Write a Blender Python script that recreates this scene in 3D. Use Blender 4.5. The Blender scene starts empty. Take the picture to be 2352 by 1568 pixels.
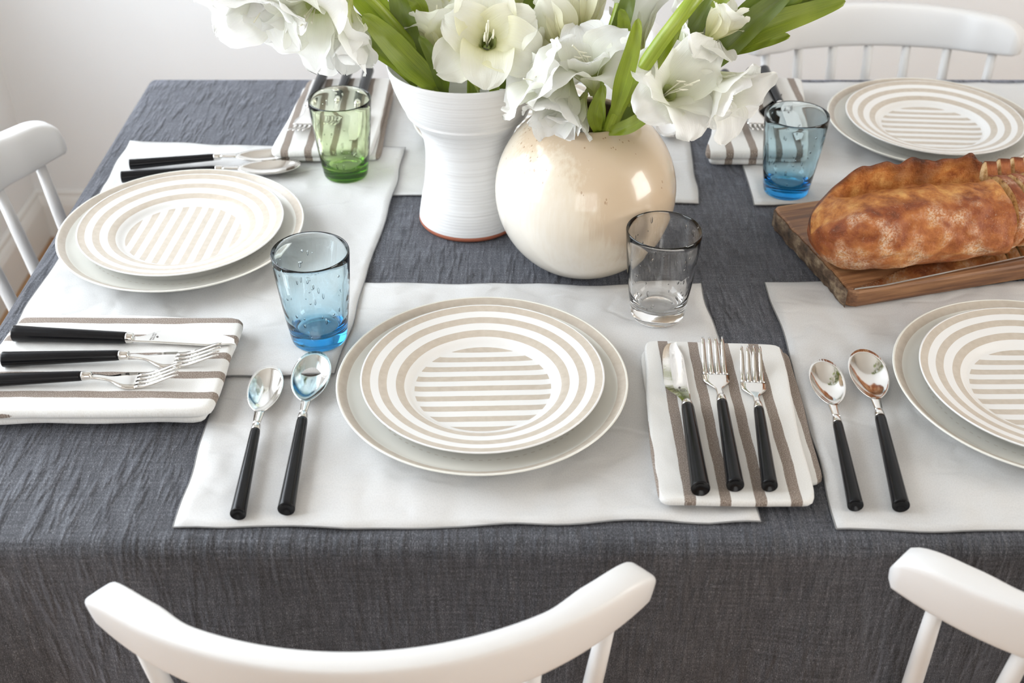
import bpy, bmesh, math, random
from math import sin, cos, pi, sqrt, radians, atan2, hypot
from mathutils import Vector, Matrix, noise

# ------------------------------------------------------------------ camera, light, exposure
scene = bpy.context.scene
COL = scene.collection
cam_d = bpy.data.cameras.new('camera')
cam_d.sensor_width = 36.0
cam_d.lens = 2710.0 / 2352.0 * 36.0
cam_d.clip_start = 0.02
cam_d.dof.use_dof = True
cam_d.dof.focus_distance = 1.17
cam_d.dof.aperture_fstop = 6.3
cam = bpy.data.objects.new('camera', cam_d)
COL.objects.link(cam)
cam.location = (0, 0, 1.4514)
cam.rotation_euler = (radians(90 - 35.676), 0, 0)
scene.camera = cam

world = bpy.data.worlds.new('world')
scene.world = world
world.use_nodes = True
world.node_tree.nodes['Background'].inputs[0].default_value = (0.80, 0.90, 1.0, 1)
world.node_tree.nodes['Background'].inputs[1].default_value = 1.2

def area_light(name, loc, rot, sx, sy, power, color):
    d = bpy.data.lights.new(name, 'AREA')
    d.shape = 'RECTANGLE'; d.size = sx; d.size_y = sy
    d.energy = power; d.color = color
    o = bpy.data.objects.new(name, d); COL.objects.link(o)
    o.location = loc; o.rotation_euler = rot
    return o
# daylight standing in the window openings (left wall, right wall, wall behind the camera)
area_light('daylight_left_window', (-1.235, 1.20, 1.44), (0, -pi/2, 0), 1.40, 1.60, 42, (0.88, 0.94, 1.0))
area_light('daylight_right_window', (3.13, 0.2, 1.65), (0, pi/2, 0), 1.5, 1.3, 58, (1.0, 0.965, 0.91))
area_light('daylight_rear_window', (-0.05, -2.60, 1.68), (pi/2, 0, 0), 1.9, 1.6, 25, (1.0, 0.95, 0.88))

vs = scene.view_settings
vs.view_transform = 'Standard'
vs.look = 'None'
vs.gamma = 1.0
vs.use_curve_mapping = False
vs.exposure = 0.06
scene.cycles.max_bounces = 14
scene.cycles.transmission_bounces = 14
scene.cycles.glossy_bounces = 4
scene.cycles.diffuse_bounces = 3
scene.cycles.transparent_max_bounces = 12
scene.cycles.sample_clamp_indirect = 6.0
scene.cycles.adaptive_threshold = 0.1
scene.cycles.adaptive_min_samples = 16

# ------------------------------------------------------------------ helpers
TZ = 0.75          # height of the table top, cloth included
rnd = random.Random(7)

def mk(name, verts, faces, mat, parent=None, smooth=True, uvs=None):
    me = bpy.data.meshes.new(name)
    me.from_pydata([tuple(v) for v in verts], [], faces)
    if smooth:
        me.polygons.foreach_set('use_smooth', [True] * len(me.polygons))
    if uvs is not None:
        ul = me.uv_layers.new(name='uv')
        for l in me.loops:
            ul.data[l.index].uv = uvs[l.vertex_index]
    me.update()
    if mat is not None:
        me.materials.append(mat)
    o = bpy.data.objects.new(name, me)
    COL.objects.link(o)
    if parent is not None:
        o.parent = parent
    return o

def inst(src, name, parent):
    o = bpy.data.objects.new(name, src if isinstance(src, bpy.types.Mesh) else src.data)
    COL.objects.link(o); o.parent = parent
    return o

def empty(name, loc=(0, 0, 0), rz=0.0):
    o = bpy.data.objects.new(name, None)
    o.empty_display_size = 0.02
    COL.objects.link(o)
    o.location = loc; o.rotation_euler = (0, 0, rz)
    return o

def tag(o, label, cat, group=None):
    o['label'] = label; o['category'] = cat
    if group: o['group'] = group
    return o

def struct(o):
    o['kind'] = 'structure'; return o

class MB:
    """collects shapes into one mesh"""
    def __init__(s): s.v = []; s.f = []
    def add(s, v, f):
        b = len(s.v); s.v += [tuple(p) for p in v]; s.f += [tuple(b + i for i in q) for q in f]; return s
    def box(s, a, b):
        x0, y0, z0 = a; x1, y1, z1 = b
        return s.add([(x0,y0,z0),(x1,y0,z0),(x1,y1,z0),(x0,y1,z0),(x0,y0,z1),(x1,y0,z1),(x1,y1,z1),(x0,y1,z1)],
                     [(0,3,2,1),(4,5,6,7),(0,1,5,4),(1,2,6,5),(2,3,7,6),(3,0,4,7)])
    def build(s, name, mat, parent=None, smooth=True): return mk(name, s.v, s.f, mat, parent, smooth)

def lathe(profile, n=64, close=False):
    """profile: list of (r, z); r==0 makes a pole"""
    v = []; rings = []
    for r, z in profile:
        if r < 1e-6:
            rings.append([len(v)]); v.append((0, 0, z))
        else:
            rings.append(list(range(len(v), len(v) + n)))
            v += [(r * cos(2*pi*i/n), r * sin(2*pi*i/n), z) for i in range(n)]
    f = []
    m = len(rings)
    for k in range(m if close else m - 1):
        a, b = rings[k], rings[(k + 1) % m]
        for i in range(n):
            j = (i + 1) % n
            if len(a) == 1 and len(b) == 1: continue
            if len(a) == 1: f.append((a[0], b[j], b[i]))
            elif len(b) == 1: f.append((a[i], a[j], b[0]))
            else: f.append((a[i], a[j], b[j], b[i]))
    return v, f

def smoothprof(pts, n=6):
    """Catmull-Rom through (r, z) points"""
    out = []
    P = [pts[0]] + list(pts) + [pts[-1]]
    for i in range(1, len(P) - 2):
        p0, p1, p2, p3 = P[i-1], P[i], P[i+1], P[i+2]
        for k in range(n):
            t = k / n
            out.append(tuple(0.5 * ((2*b) + (-a + c) * t + (2*a - 5*b + 4*c - d) * t*t + (-a + 3*b - 3*c + d) * t**3)
                             for a, b, c, d in zip(p0, p1, p2, p3)))
    out.append(tuple(pts[-1]))
    return out

def tube(path, radii, n=12, caps=True):
    v = []; f = []
    P = [Vector(p) for p in path]; m = len(P)
    if not isinstance(radii, (list, tuple)): radii = [radii] * m
    ref = Vector((0, 0, 1))
    if abs((P[-1] - P[0]).normalized().dot(ref)) > 0.9: ref = Vector((1, 0, 0))
    for k in range(m):
        t = (P[min(k + 1, m - 1)] - P[max(k - 1, 0)]).normalized()
        a = t.cross(ref).normalized(); b = a.cross(t).normalized()
        for i in range(n):
            th = 2 * pi * i / n
            v.append(P[k] + (a * cos(th) + b * sin(th)) * radii[k])
    for k in range(m - 1):
        for i in range(n):
            j = (i + 1) % n
            f.append((k*n + i, (k+1)*n + i, (k+1)*n + j, k*n + j))
    if caps:
        f.append(tuple(range(n))); f.append(tuple(reversed(range((m-1)*n, m*n))))
    return v, f

def gridf(fn, nu, nv, flip=False):
    v = []; uv = []; f = []
    for i in range(nu + 1):
        for j in range(nv + 1):
            p, q = fn(i / nu, j / nv)
            v.append(p); uv.append(q)
    for i in range(nu):
        for j in range(nv):
            a = i * (nv + 1) + j
            q = (a, a + nv + 1, a + nv + 2, a + 1)
            f.append(tuple(reversed(q)) if flip else q)
    return v, f, uv

def sm(a, b, x):
    t = max(0.0, min(1.0, (x - a) / (b - a))); return t * t * (3 - 2 * t)

def nz(x, y, z=0.0, s=1.0): return noise.noise(Vector((x * s, y * s, z)))

# ------------------------------------------------------------------ material helpers
def new_mat(name):
    m = bpy.data.materials.new(name); m.use_nodes = True
    nt = m.node_tree; b = nt.nodes['Principled BSDF']
    return m, nt, b

def N(nt, kind, **kw):
    n = nt.nodes.new(kind)
    for k, v in kw.items():
        if k.startswith('i_'):
            key = k[2:]
            key = int(key) if key.isdigit() else key.replace('_', ' ')
            s = n.inputs[key]
            if hasattr(v, 'is_output'): nt.links.new(v, s)
            else: s.default_value = v
        else: setattr(n, k, v)
    return n

def math_n(nt, op, a, b=None, c=None):
    n = nt.nodes.new('ShaderNodeMath'); n.operation = op
    for i, v in enumerate((a, b, c)):
        if v is None: continue
        if hasattr(v, 'is_output'): nt.links.new(v, n.inputs[i])
        else: n.inputs[i].default_value = v
    return n.outputs[0]

def mixc(nt, fac, a, b):
    n = nt.nodes.new('ShaderNodeMix'); n.data_type = 'RGBA'
    for s, v in ((n.inputs[0], fac), (n.inputs[6], a), (n.inputs[7], b)):
        if hasattr(v, 'is_output'): nt.links.new(v, s)
        else: s.default_value = v if not isinstance(v, tuple) or len(v) != 3 else (*v, 1)
    return n.outputs[2]

def ramp(nt, fac, stops):
    n = nt.nodes.new('ShaderNodeValToRGB')
    cr = n.color_ramp
    while len(cr.elements) < len(stops): cr.elements.new(0.5)
    for e, (p, c) in zip(cr.elements, stops):
        e.position = p; e.color = (*c, 1) if len(c) == 3 else c
    nt.links.new(fac, n.inputs[0])
    return n.outputs[0]

def mapping(nt, vec, scale, rot=(0, 0, 0)):
    n = nt.nodes.new('ShaderNodeMapping')
    nt.links.new(vec, n.inputs['Vector'])
    n.inputs['Scale'].default_value = scale; n.inputs['Rotation'].default_value = rot
    return n.outputs[0]

def noise_t(nt, vec, scale=5.0, detail=2.0, rough=0.5):
    n = N(nt, 'ShaderNodeTexNoise', i_Scale=scale, i_Detail=detail, i_Roughness=rough)
    nt.links.new(vec, n.inputs['Vector'])
    return n.outputs[0]

def bump(nt, height, strength, dist, normal=None):
    n = N(nt, 'ShaderNodeBump', i_Strength=strength, i_Distance=dist)
    nt.links.new(height, n.inputs['Height'])
    if normal is not None: nt.links.new(normal, n.inputs['Normal'])
    return n.outputs[0]

def coords(nt, which='Object'):
    return nt.nodes.new('ShaderNodeTexCoord').outputs[which]

def plain(name, color, rough=0.5, metal=0.0, coat=0.0, spec=0.5):
    m, nt, b = new_mat(name)
    b.inputs['Base Color'].default_value = (*color, 1)
    b.inputs['Roughness'].default_value = rough
    b.inputs['Metallic'].default_value = metal
    b.inputs['Coat Weight'].default_value = coat
    b.inputs['Specular IOR Level'].default_value = spec
    return m

# ------------------------------------------------------------------ materials
def mat_paint(name, c, rough=0.55, amt=0.02):
    m, nt, b = new_mat(name)
    co = coords(nt)
    n2 = noise_t(nt, co, 3, 1)
    nt.links.new(mixc(nt, n2, c, tuple(x * 0.965 for x in c)), b.inputs['Base Color'])
    b.inputs['Roughness'].default_value = rough
    return m

def mat_linen_dark():
    m, nt, b = new_mat('charcoal_linen')
    uv = coords(nt, 'UV')
    warp = noise_t(nt, mapping(nt, uv, (1300, 330, 1)), 1.0, 1, 0.5)
    slub = noise_t(nt, mapping(nt, uv, (300, 24, 1)), 1.0, 2, 0.65)
    slub2 = noise_t(nt, mapping(nt, uv, (20, 340, 1)), 1.0, 1, 0.6)
    fine = noise_t(nt, uv, 1050, 1)
    a = math_n(nt, 'ADD', math_n(nt, 'MULTIPLY', warp, 0.30), math_n(nt, 'ADD', math_n(nt, 'MULTIPLY', slub, 0.22), math_n(nt, 'MULTIPLY', slub2, 0.12)))
    a = math_n(nt, 'ADD', a, math_n(nt, 'MULTIPLY', fine, 0.36))
    col = ramp(nt, a, [(0.40, (0.018, 0.018, 0.021)), (0.50, (0.052, 0.053, 0.060)), (0.58, (0.105, 0.107, 0.120)), (0.68, (0.27, 0.275, 0.30))])
    nt.links.new(col, b.inputs['Base Color'])
    b.inputs['Roughness'].default_value = 0.75
    b.inputs['Specular IOR Level'].default_value = 0.35
    b.inputs['Sheen Weight'].default_value = 0.35
    b.inputs['Sheen Roughness'].default_value = 0.45
    b.inputs['Sheen Tint'].default_value = (0.80, 0.84, 1.0, 1)
    wr = noise_t(nt, mapping(nt, uv, (75, 15, 1), (0, 0, 0.16)), 1.0, 2, 0.6)
    wr = N(nt, 'ShaderNodeMapRange', interpolation_type='SMOOTHSTEP', i_0=wr, i_1=0.44, i_2=0.72).outputs[0]
    nt.links.new(bump(nt, wr, 0.42, 0.0060), b.inputs['Normal'])
    return m

def mat_linen_white(name, c):
    m, nt, b = new_mat(name)
    uv = coords(nt, 'UV')
    a = noise_t(nt, mapping(nt, uv, (900, 500, 1)), 1.0, 1, 0.6)
    col = ramp(nt, a, [(0.36, tuple(x * 0.93 for x in c)), (0.6, c)])
    nt.links.new(col, b.inputs['Base Color'])
    b.inputs['Roughness'].default_value = 0.85
    b.inputs['Specular IOR Level'].default_value = 0.2
    b.inputs['Sheen Weight'].default_value = 0.12
    wr = noise_t(nt, mapping(nt, uv, (20, 14, 1), (0, 0, 0.5)), 1.0, 1, 0.5)
    cr = math_n(nt, 'ABSOLUTE', math_n(nt, 'SUBTRACT', noise_t(nt, mapping(nt, uv, (11, 17, 1), (0, 0, -0.6)), 1.0, 2, 0.5), 0.5))
    cr = N(nt, 'ShaderNodeMapRange', interpolation_type='SMOOTHSTEP', i_0=cr, i_1=0.0, i_2=0.07).outputs[0]
    wr = math_n(nt, 'ADD', wr, math_n(nt, 'MULTIPLY', cr, 0.055))
    nt.links.new(bump(nt, wr, 0.75, 0.013), b.inputs['Normal'])
    return m

def mat_stripe_cloth(name, axis, off, pitch=0.030, width=0.0098):
    """white cotton with woven taupe stripes; the stripes run along the other axis"""
    m, nt, b = new_mat(name)
    co = coords(nt, 'UV')
    sep = N(nt, 'ShaderNodeSeparateXYZ'); nt.links.new(co, sep.inputs[0])
    wob = noise_t(nt, mapping(nt, co, (25, 25, 1)), 1.0, 2)
    fray = noise_t(nt, mapping(nt, co, (700, 700, 1)), 1.0, 2)
    x = math_n(nt, 'ADD', sep.outputs[axis], math_n(nt, 'MULTIPLY', math_n(nt, 'SUBTRACT', wob, 0.5), 0.003))
    x = math_n(nt, 'ADD', x, math_n(nt, 'MULTIPLY', math_n(nt, 'SUBTRACT', fray, 0.5), 0.0007))
    x = math_n(nt, 'SUBTRACT', x, off)
    r = math_n(nt, 'ABSOLUTE', math_n(nt, 'SUBTRACT', math_n(nt, 'FRACT', math_n(nt, 'ADD', math_n(nt, 'DIVIDE', x, pitch), 0.5)), 0.5))
    fac = math_n(nt, 'LESS_THAN', r, width / pitch / 2)
    weave = noise_t(nt, mapping(nt, co, (1300, 1300, 1)), 1.0, 2)
    dark = ramp(nt, weave, [(0.35, (0.15, 0.115, 0.092)), (0.55, (0.26, 0.21, 0.175)), (0.70, (0.50, 0.45, 0.41))])
    light = ramp(nt, weave, [(0.3, (0.63, 0.62, 0.59)), (0.6, (0.715, 0.71, 0.695))])
    nt.links.new(mixc(nt, fac, light, dark), b.inputs['Base Color'])
    b.inputs['Roughness'].default_value = 0.85
    b.inputs['Specular IOR Level'].default_value = 0.2
    b.inputs['Sheen Weight'].default_value = 0.15
    wr = noise_t(nt, mapping(nt, co, (60, 45, 1), (0, 0, 0.3)), 1.0, 1)
    nt.links.new(bump(nt, wr, 0.35, 0.004), b.inputs['Normal'])
    return m

def mat_glaze(name, c, stripes):
    """glazed plate; stripes is 'salad' or 'dinner'. Object origin is the plate centre"""
    m, nt, b = new_mat(name)
    co = coords(nt, 'Object')
    sep = N(nt, 'ShaderNodeSeparateXYZ'); nt.links.new(co, sep.inputs[0])
    x, y = sep.outputs[0], sep.outputs[1]
    wob = math_n(nt, 'MULTIPLY', math_n(nt, 'SUBTRACT', noise_t(nt, co, 30, 2), 0.5), 0.0009)
    r = math_n(nt, 'SQRT', math_n(nt, 'ADD', math_n(nt, 'MULTIPLY', x, x), math_n(nt, 'MULTIPLY', y, y)))
    r = math_n(nt, 'ADD', r, wob)
    def band(lo, hi, v):
        return math_n(nt, 'MULTIPLY', math_n(nt, 'GREATER_THAN', v, lo), math_n(nt, 'LESS_THAN', v, hi))
    if stripes == 'salad':
        R = 0.1145
        f = band(.922 * R, .985 * R, r)
        f = math_n(nt, 'ADD', f, band(.79 * R, .857 * R, r))
        f = math_n(nt, 'ADD', f, band(.648 * R, .716 * R, r))
        yy = math_n(nt, 'ADD', y, wob)
        p = .133 * R
        fr = math_n(nt, 'ABSOLUTE', math_n(nt, 'SUBTRACT', math_n(nt, 'FRACT', math_n(nt, 'ADD', math_n(nt, 'DIVIDE', yy, p), 0.5)), 0.5))
        s = math_n(nt, 'MULTIPLY', math_n(nt, 'LESS_THAN', fr, 0.25), math_n(nt, 'LESS_THAN', r, .565 * R))
        f = math_n(nt, 'ADD', f, s)
    else:
        R = 0.137
        f = band(.93 * R, .985 * R, r)
        an = math_n(nt, 'ARCTAN2', y, x)
        fr = math_n(nt, 'FRACT', math_n(nt, 'MULTIPLY', an, 13.0))
        d = math_n(nt, 'MULTIPLY', math_n(nt, 'LESS_THAN', fr, 0.45), band(.752 * R, .764 * R, r))
        f = math_n(nt, 'ADD', f, math_n(nt, 'MULTIPLY', d, 0.5))
    sep2 = N(nt, 'ShaderNodeSeparateXYZ'); nt.links.new(N(nt, 'ShaderNodeNewGeometry').outputs['Normal'], sep2.inputs[0])
    f = math_n(nt, 'MULTIPLY', f, math_n(nt, 'GREATER_THAN', sep2.outputs[2], 0.0))
    brush = noise_t(nt, mapping(nt, co, (160, 160, 160)), 1.0, 3)
    tan = ramp(nt, brush, [(0.3, (0.51, 0.445, 0.37)), (0.7, (0.57, 0.505, 0.43))])
    nt.links.new(mixc(nt, f, c, tan), b.inputs['Base Color'])
    b.inputs['Roughness'].default_value = 0.22
    b.inputs['Specular IOR Level'].default_value = 0.45
    b.inputs['Coat Weight'].default_value = 0.1
    b.inputs['Coat Roughness'].default_value = 0.08
    return m

def mat_vase_white():
    m, nt, b = new_mat('white_ribbed_glaze')
    co = coords(nt)
    sep = N(nt, 'ShaderNodeSeparateXYZ'); nt.links.new(co, sep.inputs[0])
    z = sep.outputs[2]
    streak = noise_t(nt, mapping(nt, co, (8, 8, 420)), 1.0, 3)
    nt.links.new(ramp(nt, streak, [(0.3, (0.70, 0.695, 0.69)), (0.55, (0.765, 0.765, 0.765))]), b.inputs['Base Color'])
    b.inputs['Roughness'].default_value = 0.38
    rings = math_n(nt, 'SINE', math_n(nt, 'ADD', math_n(nt, 'MULTIPLY', z, 1700), math_n(nt, 'MULTIPLY', streak, 5)))
    h = math_n(nt, 'ADD', math_n(nt, 'MULTIPLY', rings, 0.25), streak)
    nt.links.new(bump(nt, h, 0.15, 0.0012), b.inputs['Normal'])
    return m

def mat_vase_round():
    m, nt, b = new_mat('cream_tan_shaded_glaze')
    co = coords(nt)
    sep = N(nt, 'ShaderNodeSeparateXYZ'); nt.links.new(co, sep.inputs[0])
    z = sep.outputs[2]
    n1 = noise_t(nt, co, 9, 3)
    streak = noise_t(nt, mapping(nt, co, (260, 260, 22)), 1.0, 3)
    t = math_n(nt, 'ADD', math_n(nt, 'MULTIPLY', z, 4.4), math_n(nt, 'MULTIPLY', n1, 0.75))
    t = math_n(nt, 'ADD', t, math_n(nt, 'MULTIPLY', sep.outputs[0], 3.6))  # tan deepens to the right: part glaze colour, part shaded side painted in
    t = math_n(nt, 'ADD', t, math_n(nt, 'MULTIPLY', streak, 0.25))
    base = ramp(nt, t, [(0.55, (0.78, 0.73, 0.65)), (0.90, (0.69, 0.60, 0.47)), (1.0, (0.60, 0.475, 0.34))])
    n = nt.nodes[-1]
    sp = N(nt, 'ShaderNodeTexVoronoi', i_Scale=1.0); nt.links.new(mapping(nt, co, (210, 210, 90)), sp.inputs['Vector'])
    spots = math_n(nt, 'MULTIPLY', math_n(nt, 'LESS_THAN', sp.outputs['Distance'], 0.19), math_n(nt, 'GREATER_THAN', noise_t(nt, co, 26, 2), 0.56))
    spots = math_n(nt, 'MULTIPLY', spots, math_n(nt, 'GREATER_THAN', math_n(nt, 'ADD', z, math_n(nt, 'MULTIPLY', n1, 0.06)), 0.145))
    nt.links.new(mixc(nt, math_n(nt, 'MULTIPLY', spots, 0.6), base, (0.30, 0.17, 0.09)), b.inputs['Base Color'])
    b.inputs['Roughness'].default_value = 0.25
    b.inputs['Coat Weight'].default_value = 0.6
    b.inputs['Coat Roughness'].default_value = 0.07
    nt.links.new(bump(nt, noise_t(nt, co, 60, 2), 0.06, 0.002), b.inputs['Coat Normal'])
    return m

def mat_glass(name, tint, density, wavy=True):
    m, nt, b = new_mat(name)
    nt.nodes.remove(b)
    out = nt.nodes['Material Output']
    g = N(nt, 'ShaderNodeBsdfGlass', i_Roughness=0.0, i_IOR=1.47)
    g.inputs['Color'].default_value = (1, 1, 1, 1)
    if wavy: nt.links.new(bump(nt, noise_t(nt, coords(nt), 45, 1), 0.10, 0.004), g.inputs['Normal'])
    nt.links.new(g.outputs[0], out.inputs['Surface'])
    if density > 0:
        v = N(nt, 'ShaderNodeVolumeAbsorption', i_Density=density)
        v.inputs['Color'].default_value = (*tint, 1)
        nt.links.new(v.outputs[0], out.inputs['Volume'])
    return m

def mat_wood_board(name):
    m, nt, b = new_mat(name)
    co = coords(nt)
    g = noise_t(nt, mapping(nt, co, (9, 170, 170)), 1.0, 5, 0.65)
    g2 = noise_t(nt, mapping(nt, co, (3, 26, 26)), 1.0, 3)
    t = math_n(nt, 'ADD', math_n(nt, 'MULTIPLY', g, 0.55), math_n(nt, 'MULTIPLY', g2, 0.45))
    col = ramp(nt, t, [(0.32, (0.055, 0.024, 0.012)), (0.46, (0.19, 0.085, 0.038)), (0.56, (0.33, 0.165, 0.075)), (0.70, (0.48, 0.28, 0.14))])
    nt.links.new(col, b.inputs['Base Color'])
    b.inputs['Roughness'].default_value = 0.5
    nt.links.new(bump(nt, g, 0.3, 0.001), b.inputs['Normal'])
    return m

def mat_bark():
    m, nt, b = new_mat('rough_live_edge')
    co = coords(nt)
    g = noise_t(nt, mapping(nt, co, (90, 90, 200)), 1.0, 5, 0.7)
    g2 = noise_t(nt, co, 55, 3)
    t = math_n(nt, 'ADD', math_n(nt, 'MULTIPLY', g, 0.5), math_n(nt, 'MULTIPLY', g2, 0.5))
    nt.links.new(ramp(nt, t, [(0.36, (0.025, 0.017, 0.012)), (0.50, (0.12, 0.075, 0.045)), (0.60, (0.26, 0.19, 0.12)), (0.72, (0.46, 0.40, 0.30))]), b.inputs['Base Color'])
    b.inputs['Roughness'].default_value = 0.75
    nt.links.new(bump(nt, t, 0.8, 0.003), b.inputs['Normal'])
    return m

def mat_crust():
    m, nt, b = new_mat('floured_brown_crust')
    co = coords(nt)
    big = noise_t(nt, co, 16, 3)
    mid = noise_t(nt, co, 60, 4, 0.65)
    fine = noise_t(nt, co, 420, 3, 0.7)
    t = math_n(nt, 'ADD', math_n(nt, 'MULTIPLY', big, 0.55), math_n(nt, 'MULTIPLY', mid, 0.45))
    base = ramp(nt, t, [(0.30, (0.085, 0.022, 0.008)), (0.44, (0.26, 0.068, 0.020)), (0.55, (0.44, 0.150, 0.042)), (0.68, (0.66, 0.32, 0.10))])
    fl = noise_t(nt, mapping(nt, co, (30, 30, 30)), 1.0, 2)
    flour = math_n(nt, 'MULTIPLY', math_n(nt, 'MULTIPLY', math_n(nt, 'SUBTRACT', fl, 0.50), 5.0), math_n(nt, 'MULTIPLY', math_n(nt, 'SUBTRACT', fine, 0.40), 4.5))
    n = N(nt, 'ShaderNodeClamp'); nt.links.new(flour, n.inputs[0]); n.inputs['Max'].default_value = 0.72
    brown = mixc(nt, n.outputs[0], base, (0.74, 0.60, 0.46))
    # torn golden crumb where the crust burst open along the score (u along the loaf, v round it), scorched lip beside it
    sep = N(nt, 'ShaderNodeSeparateXYZ'); nt.links.new(coords(nt, 'UV'), sep.inputs[0])
    v = math_n(nt, 'ADD', sep.outputs[1], math_n(nt, 'MULTIPLY', math_n(nt, 'SUBTRACT', big, 0.5), 0.10))
    v = math_n(nt, 'ADD', v, math_n(nt, 'MULTIPLY', math_n(nt, 'SUBTRACT', mid, 0.5), 0.03))
    def mask(lo, hi, soft):
        a = N(nt, 'ShaderNodeMapRange', i_1=lo - soft, i_2=lo + soft); nt.links.new(v, a.inputs[0])
        c = N(nt, 'ShaderNodeMapRange', i_1=hi + soft, i_2=hi - soft); nt.links.new(v, c.inputs[0])
        return math_n(nt, 'MULTIPLY', a.outputs[0], c.outputs[0])
    torn = ramp(nt, mid, [(0.32, (0.27, 0.075, 0.018)), (0.48, (0.50, 0.19, 0.048)), (0.66, (0.70, 0.37, 0.12))])
    col = mixc(nt, mask(0.440, 0.600, 0.018), brown, torn)
    col = mixc(nt, mask(0.592, 0.700, 0.012), col, ramp(nt, mid, [(0.35, (0.05, 0.015, 0.006)), (0.65, (0.26, 0.075, 0.022))]))
    nt.links.new(col, b.inputs['Base Color'])
    b.inputs['Roughness'].default_value = 0.55
    b.inputs['Specular IOR Level'].default_value = 0.35
    n1 = bump(nt, mid, 0.55, 0.006)
    nt.links.new(bump(nt, fine, 0.45, 0.0016, n1), b.inputs['Normal'])
    return m

def mat_crumb(name, a, c):
    m, nt, b = new_mat(name)
    co = coords(nt)
    mid = noise_t(nt, co, 90, 4, 0.65)
    nt.links.new(ramp(nt, mid, [(0.33, (0.16, 0.07, 0.03)), (0.45, a), (0.62, c)]), b.inputs['Base Color'])
    b.inputs['Roughness'].default_value = 0.8
    nt.links.new(bump(nt, mid, 0.7, 0.004), b.inputs['Normal'])
    return m

def mat_petal(name, tipc, basec, green):
    m, nt, b = new_mat(name)
    nt.nodes.remove(b)
    out = nt.nodes['Material Output']
    uv = coords(nt, 'UV')
    sep = N(nt, 'ShaderNodeSeparateXYZ'); nt.links.new(uv, sep.inputs[0])
    vein = noise_t(nt, mapping(nt, uv, (2.0, 46, 1)), 1.0, 3, 0.6)
    t = math_n(nt, 'ADD', sep.outputs[0], math_n(nt, 'MULTIPLY', math_n(nt, 'SUBTRACT', vein, 0.5), 0.16))
    col = ramp(nt, t, [(0.10, green), (0.42, basec), (0.78, tipc)])
    nrm = bump(nt, vein, 0.30, 0.0025)
    d = N(nt, 'ShaderNodeBsdfDiffuse', i_Color=col, i_Normal=nrm)
    tr = N(nt, 'ShaderNodeBsdfTranslucent', i_Color=col, i_Normal=nrm)
    gl = N(nt, 'ShaderNodeBsdfGlossy', i_Roughness=0.45, i_Normal=nrm)
    m1 = N(nt, 'ShaderNodeMixShader', i_0=0.46, i_1=d.outputs[0], i_2=tr.outputs[0])
    m2 = N(nt, 'ShaderNodeMixShader', i_0=0.035, i_1=m1.outputs[0], i_2=gl.outputs[0])
    nt.links.new(m2.outputs[0], out.inputs['Surface'])
    return m

def mat_leaf(name, dark, light, sc=70):
    m, nt, b = new_mat(name)
    nt.nodes.remove(b)
    out = nt.nodes['Material Output']
    uv = coords(nt, 'UV')
    vein = noise_t(nt, mapping(nt, uv, (1.5, sc, 1)), 1.0, 3, 0.6)
    big = noise_t(nt, coords(nt), 22, 2)
    t = math_n(nt, 'ADD', math_n(nt, 'MULTIPLY', vein, 0.6), math_n(nt, 'MULTIPLY', big, 0.4))
    col = ramp(nt, t, [(0.35, dark), (0.65, light)])
    nrm = bump(nt, vein, 0.25, 0.001)
    d = N(nt, 'ShaderNodeBsdfDiffuse', i_Color=col, i_Normal=nrm)
    tr = N(nt, 'ShaderNodeBsdfTranslucent', i_Color=col, i_Normal=nrm)
    gl = N(nt, 'ShaderNodeBsdfGlossy', i_Roughness=0.35, i_Normal=nrm)
    m1 = N(nt, 'ShaderNodeMixShader', i_0=0.30, i_1=d.outputs[0], i_2=tr.outputs[0])
    m2 = N(nt, 'ShaderNodeMixShader', i_0=0.06, i_1=m1.outputs[0], i_2=gl.outputs[0])
    nt.links.new(m2.outputs[0], out.inputs['Surface'])
    return m

def mat_floor():
    m, nt, b = new_mat('honey_oak_floor')
    co = coords(nt)
    g = noise_t(nt, mapping(nt, co, (60, 3, 1)), 1.0, 4, 0.6)
    nt.links.new(ramp(nt, g, [(0.3, (0.36, 0.19, 0.085)), (0.7, (0.56, 0.34, 0.17))]), b.inputs['Base Color'])
    b.inputs['Roughness'].default_value = 0.4
    return m

def mat_steel():
    m, nt, b = new_mat('polished_steel')
    b.inputs['Base Color'].default_value = (0.74, 0.72, 0.69, 1)
    b.inputs['Metallic'].default_value = 1.0
    b.inputs['Roughness'].default_value = 0.10
    nt.links.new(bump(nt, noise_t(nt, coords(nt), 260, 2), 0.03, 0.001), b.inputs['Normal'])
    return m

M_wall = mat_paint('white_wall_paint', (0.91, 0.935, 0.96), 0.6)
M_ceil = mat_paint('warm_ceiling_paint', (0.62, 0.59, 0.54), 0.7)
M_tan = mat_paint('tan_wall_paint', (0.56, 0.47, 0.37), 0.6)
M_trim = mat_paint('white_trim_paint', (0.86, 0.86, 0.85), 0.4)
M_chair = mat_paint('white_satin_lacquer', (0.765, 0.76, 0.755), 0.38, 0.004)
M_floor = mat_floor()
M_tablewood = plain('table_oak', (0.40, 0.27, 0.16), 0.5)
M_linen = mat_linen_dark()
M_mat = mat_linen_white('white_linen', (0.655, 0.65, 0.645))
M_hem = plain('grey_overlock_hem', (0.22, 0.22, 0.22), 0.9)
M_dinner = mat_glaze('dinner_plate_glaze', (0.76, 0.75, 0.69), 'dinner')
M_salad = mat_glaze('salad_plate_glaze', (0.78, 0.775, 0.765), 'salad')
M_vw = mat_vase_white()
M_terra = plain('bare_terracotta', (0.32, 0.10, 0.055), 0.8)
M_vr = mat_vase_round()
M_gblue = mat_glass('blue_bubble_glass', (0.25, 0.70, 0.86), 85)
M_gblue2 = mat_glass('deep_blue_bubble_glass', (0.15, 0.68, 0.86), 85)
M_ggreen = mat_glass('green_bubble_glass', (0.60, 0.80, 0.15), 92)
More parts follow.
